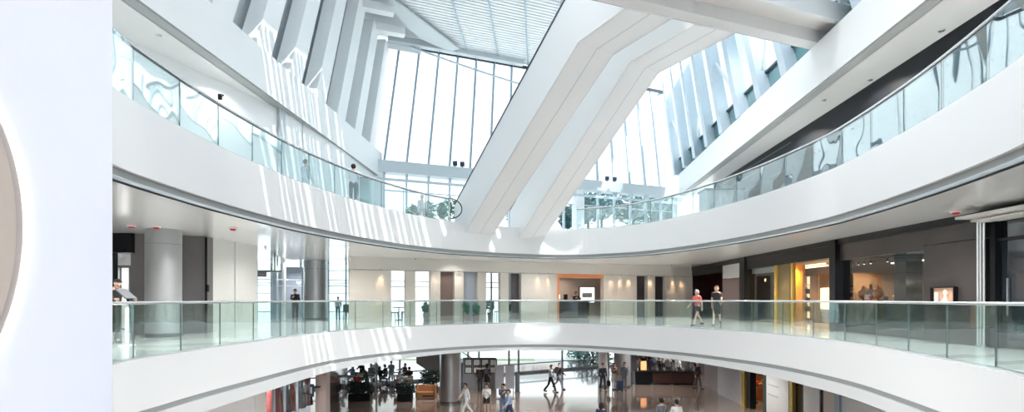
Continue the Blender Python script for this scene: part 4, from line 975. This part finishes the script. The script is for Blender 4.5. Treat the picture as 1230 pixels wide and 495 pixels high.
b = MB(); b.box(-14, 2.2, 48.5, 52, GZ-.1, GZ-.02); tag(b.build('lawn', mat('lawn_green', (.36, .46, .30), .9, var=.3, scale=2)), 'strip of green lawn outside the lowest windows', 'lawn', kind='stuff')
def tree(label, c, z0, z1, r, seed, n=900, s=.24, name='tree', th=.13):
    t = thing(name, label, 'tree' if name == 'tree' else 'shrub', (c[0], c[1], z0)); zc = z1-r*.85
    b = MB(); b.tube([(c[0], c[1], z0), (c[0]+.05, c[1], (z0+zc)/2), (c[0], c[1]+.1, zc)], [th, th*.8, th*.5], 8)
    for k in range(5):
        a = k*1.26; b.tube([(c[0], c[1]+.03, zc-r*.35), (c[0]+r*.5*math.cos(a), c[1]+r*.5*math.sin(a), zc+r*.15)], [th*.4, th*.15], 6)
    b.build('trunk', mat('bark', (.14, .11, .08), .9, var=.3, scale=9), t)
    leafy(MB(), (c[0], c[1], zc), r, n, s, seed, .85).build('crown', mat('tree_leaf', (.045, .17, .17), .5, var=.5, scale=2), t)
for k, (px, py, d, r, lab) in enumerate(((688, 262, 40.5, 1.0, 'small tree beyond the upper window, nearest the escalators'), (706, 250, 44, 1.4, 'leafy tree beyond the upper window, left of the slim white pier'), (722, 246, 47.5, 1.5, 'taller tree beyond the upper window, touching the slim white pier'), (760, 250, 43, 1.5, 'dense tree beyond the upper window, right of the slim white pier'), (782, 248, 46.8, 1.7, 'dense tree beyond the upper window, second right of the slim white pier'), (799, 258, 41, 1.0, 'small tree beyond the upper window at its right end'), (625, 262, 42, 1.1, 'small tree beyond the upper window between the two escalators'))):
    q = at(px, py, d); tree(lab, q, U2+.012, q[2]+r*.95, r*1.12, 40+k, 800, .22)
q = at(712, 431, 50); tree('rounded green shrub outside the lowest windows', q, GZ-.1, GZ+2.3, 1.9, 70, 900, .2, 'shrub')
q = at(694, 434, 54); tree('smaller green shrub outside, left of the rounded one', q, GZ-.1, GZ+1.7, 1.3, 71, 500, .2, 'shrub')
# plants at the upper window
for k, (px, d, h, r, lab) in enumerate(((496, 28.9, 1.5, .34, 'low bushy plant at the upper window, left of the person in white'), (518, 29.3, 1.75, .5, 'large bushy plant at the upper window, right of the person in white'), (531, 27.0, 1.2, .26, 'lower plant beside the large bushy plant at the upper window'), (541, 28.2, 1.8, .5, 'plant at the upper window behind the bent rail end'))):
    potted(((px-CX)/F*d, d), U2, h, r, lab, 90+k, WHITE, .26, 230, .12)
# spotlights on the cross beam, in pairs
for k, (px, lab) in enumerate(((545, 'left lamp of the left pair on the white cross beam'), (553.5, 'right lamp of the left pair on the white cross beam'), (726, 'left lamp of the right pair on the white cross beam'), (735, 'right lamp of the right pair on the white cross beam'))):
    u = line_u(px, EA, EW); q = E(u, 9.45, -.35); t = thing('floodlight', lab, 'floodlight', q[:], 'floodlights on the cross beam')
    MB().box(q[0]-.14, q[0]+.14, q[1]-.12, q[1]+.12, 9.55, 9.83).build('housing', mat('floodlight_navy', (.02, .04, .08), .4), t, bevel=.02)
    MB().box(q[0]-.04, q[0]+.04, q[1]-.04, q[1]+.04, 9.45, 9.56).build('bracket', DARKL, t)
# teal cabinet on the upper gallery and the grey counter on the right
q = ((439-CX)/F*22.2, 22.2); t = thing('cabinet', 'teal grey cabinet behind the left upper glass beside the person in white', 'cabinet', (*q, U2))
MB().box(q[0]-.20, q[0]+.20, q[1]-.2, q[1]+.2, U2+.05, U2+1.35).build('body', mat('teal_grey', (.30, .43, .46), .4), t, bevel=.01)
MB().box(q[0]-.22, q[0]+.22, q[1]-.22, q[1]+.22, U2+1.35, U2+1.39).build('top_board', DARKL, t); MB().box(q[0]-.18, q[0]+.18, q[1]-.18, q[1]+.18, U2, U2+.05).build('plinth', DARKL, t)
q = ((866-CX)/F*27.5, 27.5); t = thing('kiosk_counter', 'grey shop kiosk behind the far end of the right upper glass', 'kiosk', (*q, U2))
MB().box(q[0]-1.0, q[0]+1.0, q[1]-.5, q[1]+.5, U2+.06, U2+1.9).build('body', mat('kiosk_grey', (.30, .35, .38), .4), t, bevel=.02)
MB().box(q[0]-1.06, q[0]+1.06, q[1]-.56, q[1]+.56, U2+1.9, U2+1.98).build('top_board', DARKL, t); MB().box(q[0]-.95, q[0]+.95, q[1]-.45, q[1]+.45, U2, U2+.06).build('plinth', BLACK, t)
# columns
steel_column((-3.58, 30.0), .61, GZ, -1.5, 'round steel column of the lowest level beside the poster frames')
steel_column((6.35, 35.6), .36, GZ, -1.5, 'slim pale column of the lowest level behind the dark suited walker', mat('pale_column', (.66, .70, .74), .4))
steel_column((7.55, 35.4), .56, GZ, -1.5, 'grey column of the lowest level behind the blue suitcase', COLG)
steel_column((12.6, 37.4), .3, GZ, -1.5, 'slim grey column right of the dark bar', COLG)
# stair with glass side behind the steel column
t = thing('staircase', 'grey staircase coming down behind the steel column of the lowest level', 'staircase', (-4.2, 37.4, GZ))
SP = [at(500, 406, 37.3), at(588, 462, 36.8)]; SP = [Vector((SP[0][0], SP[0][1], -1.55)), Vector((SP[1][0], SP[1][1], GZ+.02))]
dS = SP[1]-SP[0]; b = MB()
b.prism([SP[0], SP[1], Vector((SP[0].x+2.1, SP[0].y-.2, GZ+.02)), SP[0]+Vector((0, 0, -1.9))], (.25, 1.7, 0)); b.build('flight', mat('stair_grey', (.42, .44, .47), .5), t)
b = MB()
for k in range(16):
    p = SP[0]+dS*(k/16); b.box(p[0], p[0]+dS[0]/16+.03, p[1]+.02, p[1]+1.66, p[2]-.06, p[2]+.02)
b.build('steps', STEEL, t)
b = MB(); b.prism([SP[0]+Vector((0, -.02, 0)), SP[1]+Vector((0, -.02, 0)), SP[1]+Vector((0, -.02, .95)), SP[0]+Vector((0, -.02, .95))], (0, .02, 0)); b.build('glass_side', GLASS, t)
b = MB(); b.tube([SP[0]+Vector((0, 0, .98)), SP[1]+Vector((0, 0, .98))], .035, 8); b.build('handrail', DARKL, t)
# low grey wall with poster frames
xa, xb, d = (556-CX)/F*34.6, (596-CX)/F*34.6, 34.6
b = MB(); b.box(xa, xb, d, d+.25, GZ, GZ+2.05); struct(b.build('wall_low', mat('low_wall_grey', (.22,.23,.25), .5)), 'low grey wall carrying the poster frames', 'wall')
for r_ in range(2):
    for c_ in range(4):
        X = xa+.12+.56*c_; Z = GZ+1.0+.52*r_
        t = thing('poster_frame', '%s poster frame of the %s row on the low grey wall' % (('leftmost', 'second', 'third', 'rightmost')[c_], ('lower', 'upper')[r_]), 'poster frame', (X+.25, d-.02, Z), 'poster frames by the steel column')
        MB().box(X, X+.5, d-.04, d, Z, Z+.46).build('frame', BLACK, t)
        MB().box(X+.05, X+.45, d-.05, d-.04, Z+.05, Z+.41).build('poster', mat('pale_poster', (.62, .68, .70), .5, var=.3, scale=7), t)
for k, px in enumerate((600, 612.5)):
    X = (px-CX)/F*31; t = thing('display_board', ('left', 'right')[k]+' tall grey display board near the bright windows', 'board', (X, 31, GZ), 'tall grey boards')
    MB().box(X-.27, X+.27, 30.97, 31.03, GZ+.62, GZ+2.02).build('panel', mat('board_grey', (.27, .28, .31), .5), t)
    for s in (-1, 1): MB().box(X+s*.2-.025, X+s*.2+.025, 30.98, 31.02, GZ+.03, GZ+.62).build('leg', STEEL, t)
    MB().box(X-.26, X+.26, 30.8, 31.2, GZ, GZ+.03).build('foot', mat('dark_steel', (.2,.2,.21)), t)
X = (621.5-CX)/F*33; t = thing('bollard', 'dark slim bollard right of the grey display boards', 'bollard', (X, 33, GZ))
MB().lathe([(.15, .03), (.14, 1.2), (.12, 1.24), (.03, 1.26)], (X, 33, GZ), 18).build('post', mat('slate_metal', (.14, .15, .18), .4), t, smooth=40); MB().lathe([(.2, 0), (.2, .03), (.15, .035)], (X, 33, GZ), 18).build('foot', STEEL, t)
X = (744.5-CX)/F*33.6; t = thing('suitcase', 'dark blue suitcase standing before the grey column', 'suitcase', (X, 33.6, GZ))
MB().box(X-.2, X+.2, 33.45, 33.72, GZ+.06, GZ+.68).build('body', mat('suitcase_blue', (.03, .06, .14), .4), t, bevel=.04)
MB().tube([(X-.09, 33.68, GZ+.64), (X-.09, 33.68, GZ+.98), (X+.09, 33.68, GZ+.98), (X+.09, 33.68, GZ+.64)], .012, 6).build('handle', STEEL, t)
for s in (-1, 1):
    for e in (0, 1): MB().ball((X+s*.15, 33.5+.17*e, GZ+.03), .03, 8, 6).build('wheel', BLACK, t)
X = (731-CX)/F*33.5; t = thing('holdall', 'black bag carried low by the dark suited walker', 'bag', (X, 33.5, GZ+.45))
MB().box(X-.1, X+.12, 33.4, 33.75, GZ+.35, GZ+.68).build('body', cloth(BLK), t, bevel=.04); MB().tube([(X, 33.47, GZ+.66), (X, 33.5, GZ+.84), (X, 33.65, GZ+.84), (X, 33.68, GZ+.66)], .015, 6).build('handle', cloth(BLK), t)
# bar
DRED = mat('dark_red_wood', (.055, .022, .020), .3, var=.3, coat=.3)
for k, (a, c, m_, lab) in enumerate(((763, 783.5, BLACK, 'black left section of the bar counter'), (784.5, 807.5, DRED, 'dark red middle section of the bar counter'), (808.5, 838, DRED, 'dark red right section of the bar counter'))):
    x0, x1 = (a-CX)/F*36.2, (c-CX)/F*36.2; t = thing('bar_counter', lab, 'bar', ((x0+x1)/2, 36.2, GZ), 'sections of the bar')
    MB().box(x0, x1, 36.2, 36.9, GZ+.08, GZ+.86).build('front', m_, t); MB().box(x0-.02, x1+.02, 36.1, 37, GZ+.86, GZ+.92).build('counter_top', BLACK, t); MB().box(x0+.05, x1-.05, 36.3, 36.85, GZ, GZ+.08).build('plinth', BLACK, t)
X = (773.5-CX)/F*36.3; t = thing('menu_board', 'orange lit menu board on the black end of the bar', 'sign', (X, 36.4, GZ+.92))
MB().box(X-.2, X+.2, 36.38, 36.42, GZ+.98, GZ+1.62).build('panel', mat('orange_menu', (.85, .38, .16), .5, emit=(1, .42, .18), estr=.5, var=.2, scale=8), t, bevel=.01); MB().box(X-.12, X+.12, 36.32, 36.48, GZ+.92, GZ+.98).build('stand', BLACK, t)
for k, px in enumerate((766, 779, 790, 798, 806, 813, 821, 829, 834)):
    X = (px-CX)/F*36.5; hh = (.32, .26, .3, .24)[k % 4]
    t = thing('bottle', 'bottle or jug on the bar counter, %s from its left end' % NAMES[k], 'bottle', (X, 36.5, GZ+.92), 'bottles on the bar counter')
    MB().lathe([(.045, 0), (.05, .02), (.05, hh*.6), (.018, hh*.75), (.018, hh)], (X, 36.5, GZ+.92), 12).build('body', (cloth(WHT, .3), mat('bottle_glass', (.05, .12, .08), .1), mat('pale_bottle', (.5, .55, .6), .1))[k % 3], t, smooth=50)
    MB().lathe([(.021, hh-.01), (.021, hh+.025)], (X, 36.5, GZ+.92), 8).build('cap', BLACK, t)
b = MB(); x0, x1 = (758-CX)/F*42.3, (850-CX)/F*42.3; b.box(x0, x1, 42.3, 42.5, GZ, -1.5); struct(b.build('wall_back.004', mat('bar_wall', (.34, .34, .37), .5, var=.2)), 'grey wall behind the bar', 'wall')
for k in range(3):
    z = GZ+1.2+.42*k; t = tag(MB().box(x0+.3, x1-1.2, 42.0, 42.3, z, z+.04).build('shelf', DRED), ('lowest', 'middle', 'top')[k]+' long shelf on the wall behind the bar', 'shelf', 'shelves behind the bar')
    for i in range(15):
        X = x0+.55+i*.28+.05*((i*7+k*3) % 3); hh = .24+.04*((i+k) % 3)
        o = MB().lathe([(.04, 0), (.045, .02), (.045, hh*.62), (.016, hh*.75), (.016, hh)], (X, 42.15, z+.04), 8).build('bottle', (cloth(WHT, .3), mat('amber_bottle', (.3, .12, .03), .15), mat('bottle_glass', (.05,.12,.08)), cloth(BLK))[(i+k*2) % 4], smooth=50)
        tag(o, 'small bottle on the %s shelf behind the bar' % ('lowest', 'middle', 'top')[k], 'bottle', 'bottles on the %s shelf behind the bar' % ('lowest', 'middle', 'top')[k])
# cafe on the left: chairs, tables, hedges, bench
WCH = mat('wood_chair', (.32, .27, .22), .5)
for X, d, rz, k in SEATS:
    a = math.radians(rz); bx, by = -math.sin(a)*.02, math.cos(a)*.02
    t = thing('dining_chair', 'chair of the cafe guest, %s counted from the left' % (NAMES+('thirteenth',))[k], 'chair', (X+bx, d+by, GZ), 'chairs under the cafe guests', rz=a)
    MB().box(-.21, .21, -.18, .22, .33, .365).build('seat', WCH, t, bevel=.01, local=True); MB().prism([(-.2, .23, .40), (.2, .23, .40), (.19, .3, .84), (-.19, .3, .84)], (0, .025, 0)).build('backrest', WCH, t, local=True)
    for sx in (-1, 1):
        for sy in (-1, 1): MB().bar((sx*.18, .02+sy*.17, .34), (sx*.2, .02+sy*.2, 0), .03, .03).build('leg', WCH, t, local=True)
for k, (px, d) in enumerate(((413, 34.4), (431, 35.4), (446, 34.8), (461, 37.6), (474, 35.6), (487, 34.2))):
    X = (px-CX)/F*d; t = thing('cafe_table', 'small pale cafe table of the lowest level, %s from the left' % NAMES[k], 'table', (X, d, GZ), 'cafe tables of the lowest level')
    MB().lathe([(.40, .70), (.42, .715), (.40, .73)], (X, d, GZ), 20).build('table_top', mat('pale_table', (.7, .72, .76), .2), t, smooth=40); MB().lathe([(.25, 0), (.25, .02), (.03, .05), (.03, .70)], (X, d, GZ), 16).build('pedestal', BLACK, t, smooth=40)
HED = mat('hedge_leaf', (.018, .035, .028), .6, var=.4, scale=5)
for k, (a, c, d, h, lab) in enumerate(((418, 444, 30.2, 1.15, 'long dark hedge box at the front of the cafe, left one'), (477, 494, 30.2, 1.0, 'long dark hedge box at the front of the cafe, beside the wooden bench'), (507, 525, 33.0, 1.5, 'tall dark hedge box behind the wooden bench'))):
    x0, x1 = (a-CX)/F*d, (c-CX)/F*d; t = thing('hedge_planter', lab, 'planter', ((x0+x1)/2, d, GZ), 'hedge boxes of the cafe')
    MB().box(x0, x1, d, d+.5, GZ, GZ+.42).build('box', BLACK, t, bevel=.01); b = MB()
    for i in range(7): leafy(b, (x0+(x1-x0)*(i+.5)/7, d+.25, GZ+.42+(h-.42)*.45), .30, 130, .10, i+200*k, (h-.42)*.55/.30)
    b.build('foliage', HED, t)
x0, x1, d = (499-CX)/F*30.8, (523-CX)/F*30.8, 30.8; t = thing('wooden_bench', 'orange brown wooden bench unit left of the steel column', 'bench', ((x0+x1)/2, d, GZ))
OAK = mat('orange_oak', (.42, .20, .09), .4, var=.2, scale=3, stretch=(1, 1, 8))
MB().box(x0, x1, d, d+.55, GZ+.06, GZ+.42).build('body', OAK, t, bevel=.01); MB().box(x0, x1, d+.45, d+.55, GZ+.42, GZ+.80).build('backrest', OAK, t, bevel=.01); MB().box(x0+.4, x1-.1, d-.01, d+.01, GZ+.16, GZ+.24).build('slot', BLACK, t)
for s in (x0+.03, x1-.09): MB().box(s, s+.06, d, d+.5, GZ, GZ+.88).build('end_panel', OAK, t)
# left shop under the gallery
LG0, LG1 = Vector((-9.3, 12.0)), Vector((-8.03, 21.4)); LW = (LG1-LG0).normalized(); LN = Vector((-LW[1], LW[0]))
def lgp(mb, px0, px1, n0, n1, z0, z1):
    u0, u1 = line_u(px0, LG0, LW), line_u(px1, LG0, LW); p = lambda u, n: tuple(LG0+LW*u+LN*n)
    return mb.plan([p(u0, n0), p(u1, n0), p(u1, n1), p(u0, n1)], z0, z1)
b = MB(); lgp(b, 200, 306, .0, .2, GZ, -1.5); struct(b.build('wall_left.004', WHITE), 'white shop wall at the lower left', 'wall')
b = MB(); lgp(b, 306, 319, -.02, .2, GZ, -1.5); struct(b.build('wall_left.005', mat('ivory_panel', (.75,.745,.715))), 'ivory pier at the lower left', 'wall')
b = MB(); lgp(b, 319, 373, 0, .03, GZ, -1.5); w10 = struct(b.build('window_10', SHOPG), 'shop window with red clothes at the lower left', 'window')
for px in (329, 342, 357): b = MB(); lgp(b, px, px+.6, -.03, .06, GZ, -1.5); b.build('mullion', PALE, w10)
b = MB(); lgp(b, 300, 380, 2.2, 2.3, GZ, -1.5); struct(b.build('wall_left.006', mat('shop_grey', (.48, .50, .53), .5, var=.2)), 'grey back wall of the lower left shop', 'wall')
for k, px in enumerate((324.5, 333, 342.5, 352, 360.5, 369)):
    u = line_u(px, LG0+LN*1.0, LW); q = LG0+LW*u+LN*1.0; col = ((.5, .12, .12), (.4, .1, .1), (.2, .22, .25), (.5, .16, .12), (.12, .14, .16), (.5, .10, .10))[k]
    t = thing('hanging_dress', ('first red', 'second red', 'slate', 'third red', 'charcoal', 'last red')[k]+' long dress hanging in the lower left shop window', 'dress', (q[0], q[1], -3.6), 'dresses in the lower left shop')
    MB().lathe([(.24, 0), (.2, .5), (.12, .95), (.17, 1.3), (.07, 1.42)], (q[0], q[1], -3.4), 14).build('cloth', cloth(col), t, smooth=60); MB().tube([(q[0], q[1], -2.0), (q[0], q[1], -1.62)], .015, 6).build('hanger', STEEL, t)
b = MB(); lgp(b, 318, 373, .97, 1.03, -1.66, -1.62); tag(b.build('clothes_rail', STEEL), 'long steel clothes rail in the lower left shop window', 'rail')
b = MB(); b.box(-8.15, -7.72, 21.4, 21.9, GZ, -1.5); struct(b.build('column.003', mat('rose_beige_pier', (.52, .43, .40), .5)), 'rose beige pier at the end of the lower left shop', 'pier')
q = at(374.5, 469, 21.2); t = thing('blade_sign', 'small dark blade sign with a white bar on the rose beige pier', 'sign', q[:])
MB().box(q[0]-.11, q[0]+.09, q[1]-.04, q[1]+.04, q[2]-.26, q[2]+.26).build('panel', mat('navy_sign', (.05, .06, .09), .4), t, bevel=.01); MB().box(q[0]-.035, q[0]+.02, q[1]-.05, q[1]-.04, q[2]-.13, q[2]+.14).build('mark', cloth(WHT, .4), t)
MB().box(q[0]+.05, q[0]+.30, q[1]-.02, q[1]+.3, q[2]+.1, q[2]+.16).build('bracket', DARKL, t)
b = MB(); b.plan([(-7.9, 21.9), (-10.5, 33), (-10.8, 33), (-8.2, 21.9)], GZ, -1.5); struct(b.build('wall_left.007', mat('smoky_brown_glass', (.16, .12, .11), .15, coat=.6, var=.3, scale=.8)), 'smoky brown glass wall receding on the lower left', 'wall')
# right shops of the lowest level
HA = Vector((13.0, 40.0)); HW = Vector((0, -1))
def hp(mb, a, c, n0, n1, z0, z1): H2 = Vector((13+n0, 40)); u0, u1 = line_u(a, H2, HW), line_u(c, H2, HW); return mb.plan([(13+n0, 40-u0), (13+n0, 40-u1), (13+n1, 40-u1), (13+n1, 40-u0)], z0, z1)
BRASS = mat('brass_post', (.75, .55, .16), .25, .8)
for k, (a, c, n0, n1, m_, lab) in enumerate(((846, 862, .3, .6, mat('grey_shop_wall', (.36, .34, .36), .4, var=.2), 'grey wall between the bar and the frosted panel'), (862, 889.5, 0, .1, mat('frosted_panel', (.62, .66, .72), .15, var=.08), 'frosted pale panel left of the brass post'), (894.5, 901, -.02, .3, BLACK, 'black jamb of the orange shop'), (916.5, 920, -.02, .3, mat('teal_black', (.02, .05, .05), .3), 'dark teal right jamb of the orange shop'), (920, 947, 0, .1, mat('white_sign_panel', (.76, .78, .78), .3), 'white panel with two grey lines'), (952.5, 965, .1, .2, mat('black_glass', (.012,.016,.022)), 'dark door right of the second brass post'), (965, 984, 0, .15, mat('white_sign_panel', (.76,.78,.78)), 'white wall right of the dark door'), (984, 989, .05, .2, BLACK, 'black strip at the lower right'), (989, 1002, 0, .15, BEIGE, 'beige strip at the lower right'), (1002, 1008, .0, .2, MULL, 'slate post at the lower right'), (1008, 1090, .1, .2, mat('white_sign_panel', (.76,.78,.78)), 'white wall at the lower right under the gallery edge'))):
    b = MB(); hp(b, a, c, n0, n1, GZ, -1.5); o = struct(b.build('wall_right.%03d' % (20+k), m_), lab, 'wall')
    if k == 4:
        b = MB(); hp(b, 922, 935, -.01, 0, -3.15, -3.08); hp(b, 922, 935, -.01, 0, -3.65, -3.58); b.build('line_mark', GREYP, o)
for k, (a, c) in enumerate(((890.3, 894), (948.3, 951.5))):
    b = MB(); hp(b, a, c, -.12, .05, GZ, -1.5); struct(b.build('column.%03d' % (10+k), BRASS), ('brass post left of the orange shop', 'second brass post right of the white panel')[k], 'post')
b = MB(); hp(b, 890, 925, 2.6, 2.7, GZ, -1.5); struct(b.build('wall_right.040', mat('orange_shop_wall', (.80, .34, .03), .5)), 'bright orange back wall of the orange shop', 'wall')
b = MB(); hp(b, 902, 917, 1.6, 2.0, GZ, GZ+1.0); tag(b.build('shop_counter', mat('orange_counter', (.6, .2, .03), .4)), 'orange counter inside the orange shop', 'counter')
for k in range(8):
    A2 = Vector((15.3, 40)); u = line_u(906+3.6*(k % 3), A2, HW); z = GZ+1.3+.42*(k//3)
    X, Y = 15.3, 40-u; t = thing('handbag', '%s small dark handbag on the orange shop wall' % NAMES[k], 'handbag', (X, Y, z), 'handbags on the orange wall')
    MB().prism([(X, Y-.16, z), (X, Y+.16, z), (X, Y+.12, z+.2), (X, Y-.12, z+.2)], (.12, 0, 0)).build('body', cloth(((.05, .03, .03), (.5, .08, .05), BLK)[k % 3]), t); MB().box(X-.02, X+.3, Y-.2, Y+.2, z-.04, z).build('ledge', mat('shelf_wood', (.35,.2,.08)), t)
    MB().tube([(X+.06, Y+.07*math.cos(a), z+.19+.07*math.sin(a)) for a in [PI*i/8 for i in range(9)]], .01, 6).build('handle', BLK and BLACK, t)
# ================================================================ white sign wall beside the viewer
SWH = mat('lilac_white_board', (.735, .765, .885), .45, var=.008, scale=30, stretch=(12, 12, .4))
d = 2.6; X1 = (135-CX)/F*d
b = MB(); b.plan([(-6.4, d), (X1, d), (X1-.17, d+.2), (-6.4, d+.2)], 0, CE); struct(b.build('wall_near', SWH), 'near lilac white wall at the left carrying a round brown sign', 'wall')
cxs, czs, rs = (-300-CX)/F*(d-.05), EZ+(HY-273)/F*(d-.05), 321/F*(d-.05)
t = thing('round_sign', 'large round brown sign with glowing white rim on the near left wall', 'sign', (cxs, d-.03, czs))
def disc(r, y0, y1, n=96):
    mb = MB(); return mb.prism([(cxs+r*math.cos(2*PI*k/n), y0, czs+r*math.sin(2*PI*k/n)) for k in range(n)], (0, y1-y0, 0))
disc(rs, d-.055, d-.02).build('face', mat('taupe_sign_face', (.47, .41, .37), .5, var=.03, scale=6), t, smooth=30)
disc(rs+.007, d-.02, d).build('glow_rim', mat('lit_rim', (1, 1, 1), .5, emit=(1, 1, 1), estr=.9), t, smooth=30)
# ================================================================ camera, light, world
cam = bpy.data.cameras.new('camera'); co = bpy.data.objects.new('camera', cam); C.objects.link(co)
co.location = (0, 0, EZ); co.rotation_euler = (PI/2, 0, 0)
cam.sensor_width = 36; cam.lens = 36*F/1230; cam.shift_y = (HY-247.5)/1230; cam.clip_start = .05; cam.clip_end = 600
bpy.context.scene.camera = co
sc = bpy.context.scene
w = bpy.data.worlds.new('sky'); sc.world = w; w.use_nodes = True
bg = w.node_tree.nodes['Background']; bg.inputs['Color'].default_value = (.91, .965, 1, 1); bg.inputs['Strength'].default_value = 1.05
sun = bpy.data.lights.new('sun', 'SUN'); sun.energy = 3.2; sun.angle = .006; sun.color = (1, .985, .95)
so = bpy.data.objects.new('sun', sun); C.objects.link(so)
so.rotation_euler = Vector((-.5, .3, -1)).to_track_quat('-Z', 'Y').to_euler()
def area(name, loc, sx, sy, e, col=(1, .97, .93), rot=(0, 0, 0)):
    l = bpy.data.lights.new(name, 'AREA'); l.shape = 'RECTANGLE'; l.size = sx; l.size_y = sy; l.energy = e; l.color = col
    o = bpy.data.objects.new(name, l); C.objects.link(o); o.location = loc; o.rotation_euler = rot
    return o
vs = sc.view_settings; vs.view_transform = 'Standard'; vs.look = 'None'; vs.gamma = 1; vs.use_curve_mapping = False; vs.exposure = 1.22
sc.display_settings.display_device = 'sRGB'
sc.cycles.transparent_max_bounces = 24
sc.cycles.max_bounces = 12; sc.cycles.diffuse_bounces = 6; sc.cycles.glossy_bounces = 4


EDGE = 420
def lamp(x, y, z, e, col=(1, .96, .91), ang=150):  # fill spots without fittings, added to brighten galleries and shops
    l = bpy.data.lights.new('added_fill_spot', 'SPOT'); l.energy = e; l.color = col; l.spot_size = math.radians(ang); l.spot_blend = .9; l.shadow_soft_size = .04
    o = bpy.data.objects.new('added_fill_spot', l); C.objects.link(o); o.location = (x, y, z)
for x, y, e in ((-9.6, 11.5, 220), (-9.0, 15, 130), (-9.0, 20, 50), (-9.5, 25, 120), (-13, 30, 150), (-7, 25, 30), (-3, 28, 30), (2, 29.5, 45), (6, 30.5, 45), (-15, 18.6, 120), (10, 29, 150), (9.9, 23, 190), (10.0, 18, 190), (9.8, 13, 190), (9.2, 9, 190), (-5, -1, 120), (4, -2, 250), (0, -4, 250), (8, 0, 250)): lamp(x, y, CE-.03, e*1.6)
def fill_flood(p, aim, e, size=80, blend=.7, col=(1, .99, .98)):  # unseen floods without fittings, added to lift the brightness of the hall
    l = bpy.data.lights.new('added_hall_flood', 'SPOT'); l.energy = e; l.color = col; l.spot_size = math.radians(size); l.spot_blend = blend; l.shadow_soft_size = .3
    o = bpy.data.objects.new('added_hall_flood', l); C.objects.link(o); o.location = p; o.rotation_euler = (Vector(aim)-Vector(p)).to_track_quat('-Z', 'Y').to_euler()
for x, y in ((2, 6), (6, 6), (2, 13), (7, 13), (9, 22), (3, 24)): fill_flood((x, y, ROOF-.3), (x+.6, y+1, 0), 950, 100)
for y in (6, 11, 16, 21, 26): fill_flood((LA[0]+.069*(y-3.5)-.9, y, C2-.06), (8, y+1, 3.2), 240, 54); fill_flood((RA[0]+.07*(y-3)+.9, y, C2-.06), (-7, y+1, 3.2), 400, 54)
# unseen fill spots added under the gallery ceiling edge, tilted across the hall
eg = offset(UPP, .75)
for i in list(range(4, 20*7, 9))+[150, 158, 166]:
    p = eg[i % len(eg)]; c = Vector((1, 13))-p; c.normalize()
    l = bpy.data.lights.new('added_edge_spot', 'SPOT'); l.energy = EDGE; l.color = (1, .985, .97); l.spot_size = math.radians(50); l.spot_blend = .55; l.shadow_soft_size = .05
    o = bpy.data.objects.new('added_edge_spot', l); C.objects.link(o); o.location = (p[0], p[1], CE-.05); o.rotation_euler = Vector((c[0], c[1], -.50)).to_track_quat('-Z', 'Y').to_euler()
for x, y in ((-10, 27), (-4, 31), (3, 33), (9, 34), (11, 26), (-9.5, 19), (0, 28), (13, 38)): lamp(x, y, -1.38, 210)
for x, y in ((-10.5, 8), (-10, 12), (-9, 17), (10.8, 8), (11, 12), (11.3, 17), (11.6, 22), (11.8, 28)): lamp(x, y, C2-.03, 300 if x > 0 else 90)
A2 = SA+SN*2; q = S(line_u(975, A2, SW), 2); lamp(q[0], q[1], 2.7, 420, (1, .66, .30))
A2 = SA+SN*.7; q = S(line_u(946, A2, SW), .7); lamp(q[0], q[1], 2.7, 160, (1, .72, .35))
A2 = SA+SN*1.5; q = S(line_u(1050, A2, SW), 1.5); lamp(q[0], q[1], 2.5, 200, (1, .72, .45))
fill_flood((-3.6, -1.6, CE-.05), (-3.2, 2.6, 1.4), 205, 90, .8, (.90, .94, 1)); fill_flood((3.2, -3.5, CE-.06), (2, 26, -.4), 2000, 48, 1); lamp(14.6, 29.6, -1.7, 90, (1, .7, .4)); q = B(bu(697), 2); lamp(q[0], q[1], CE-.3, 80, (1, .85, .7))
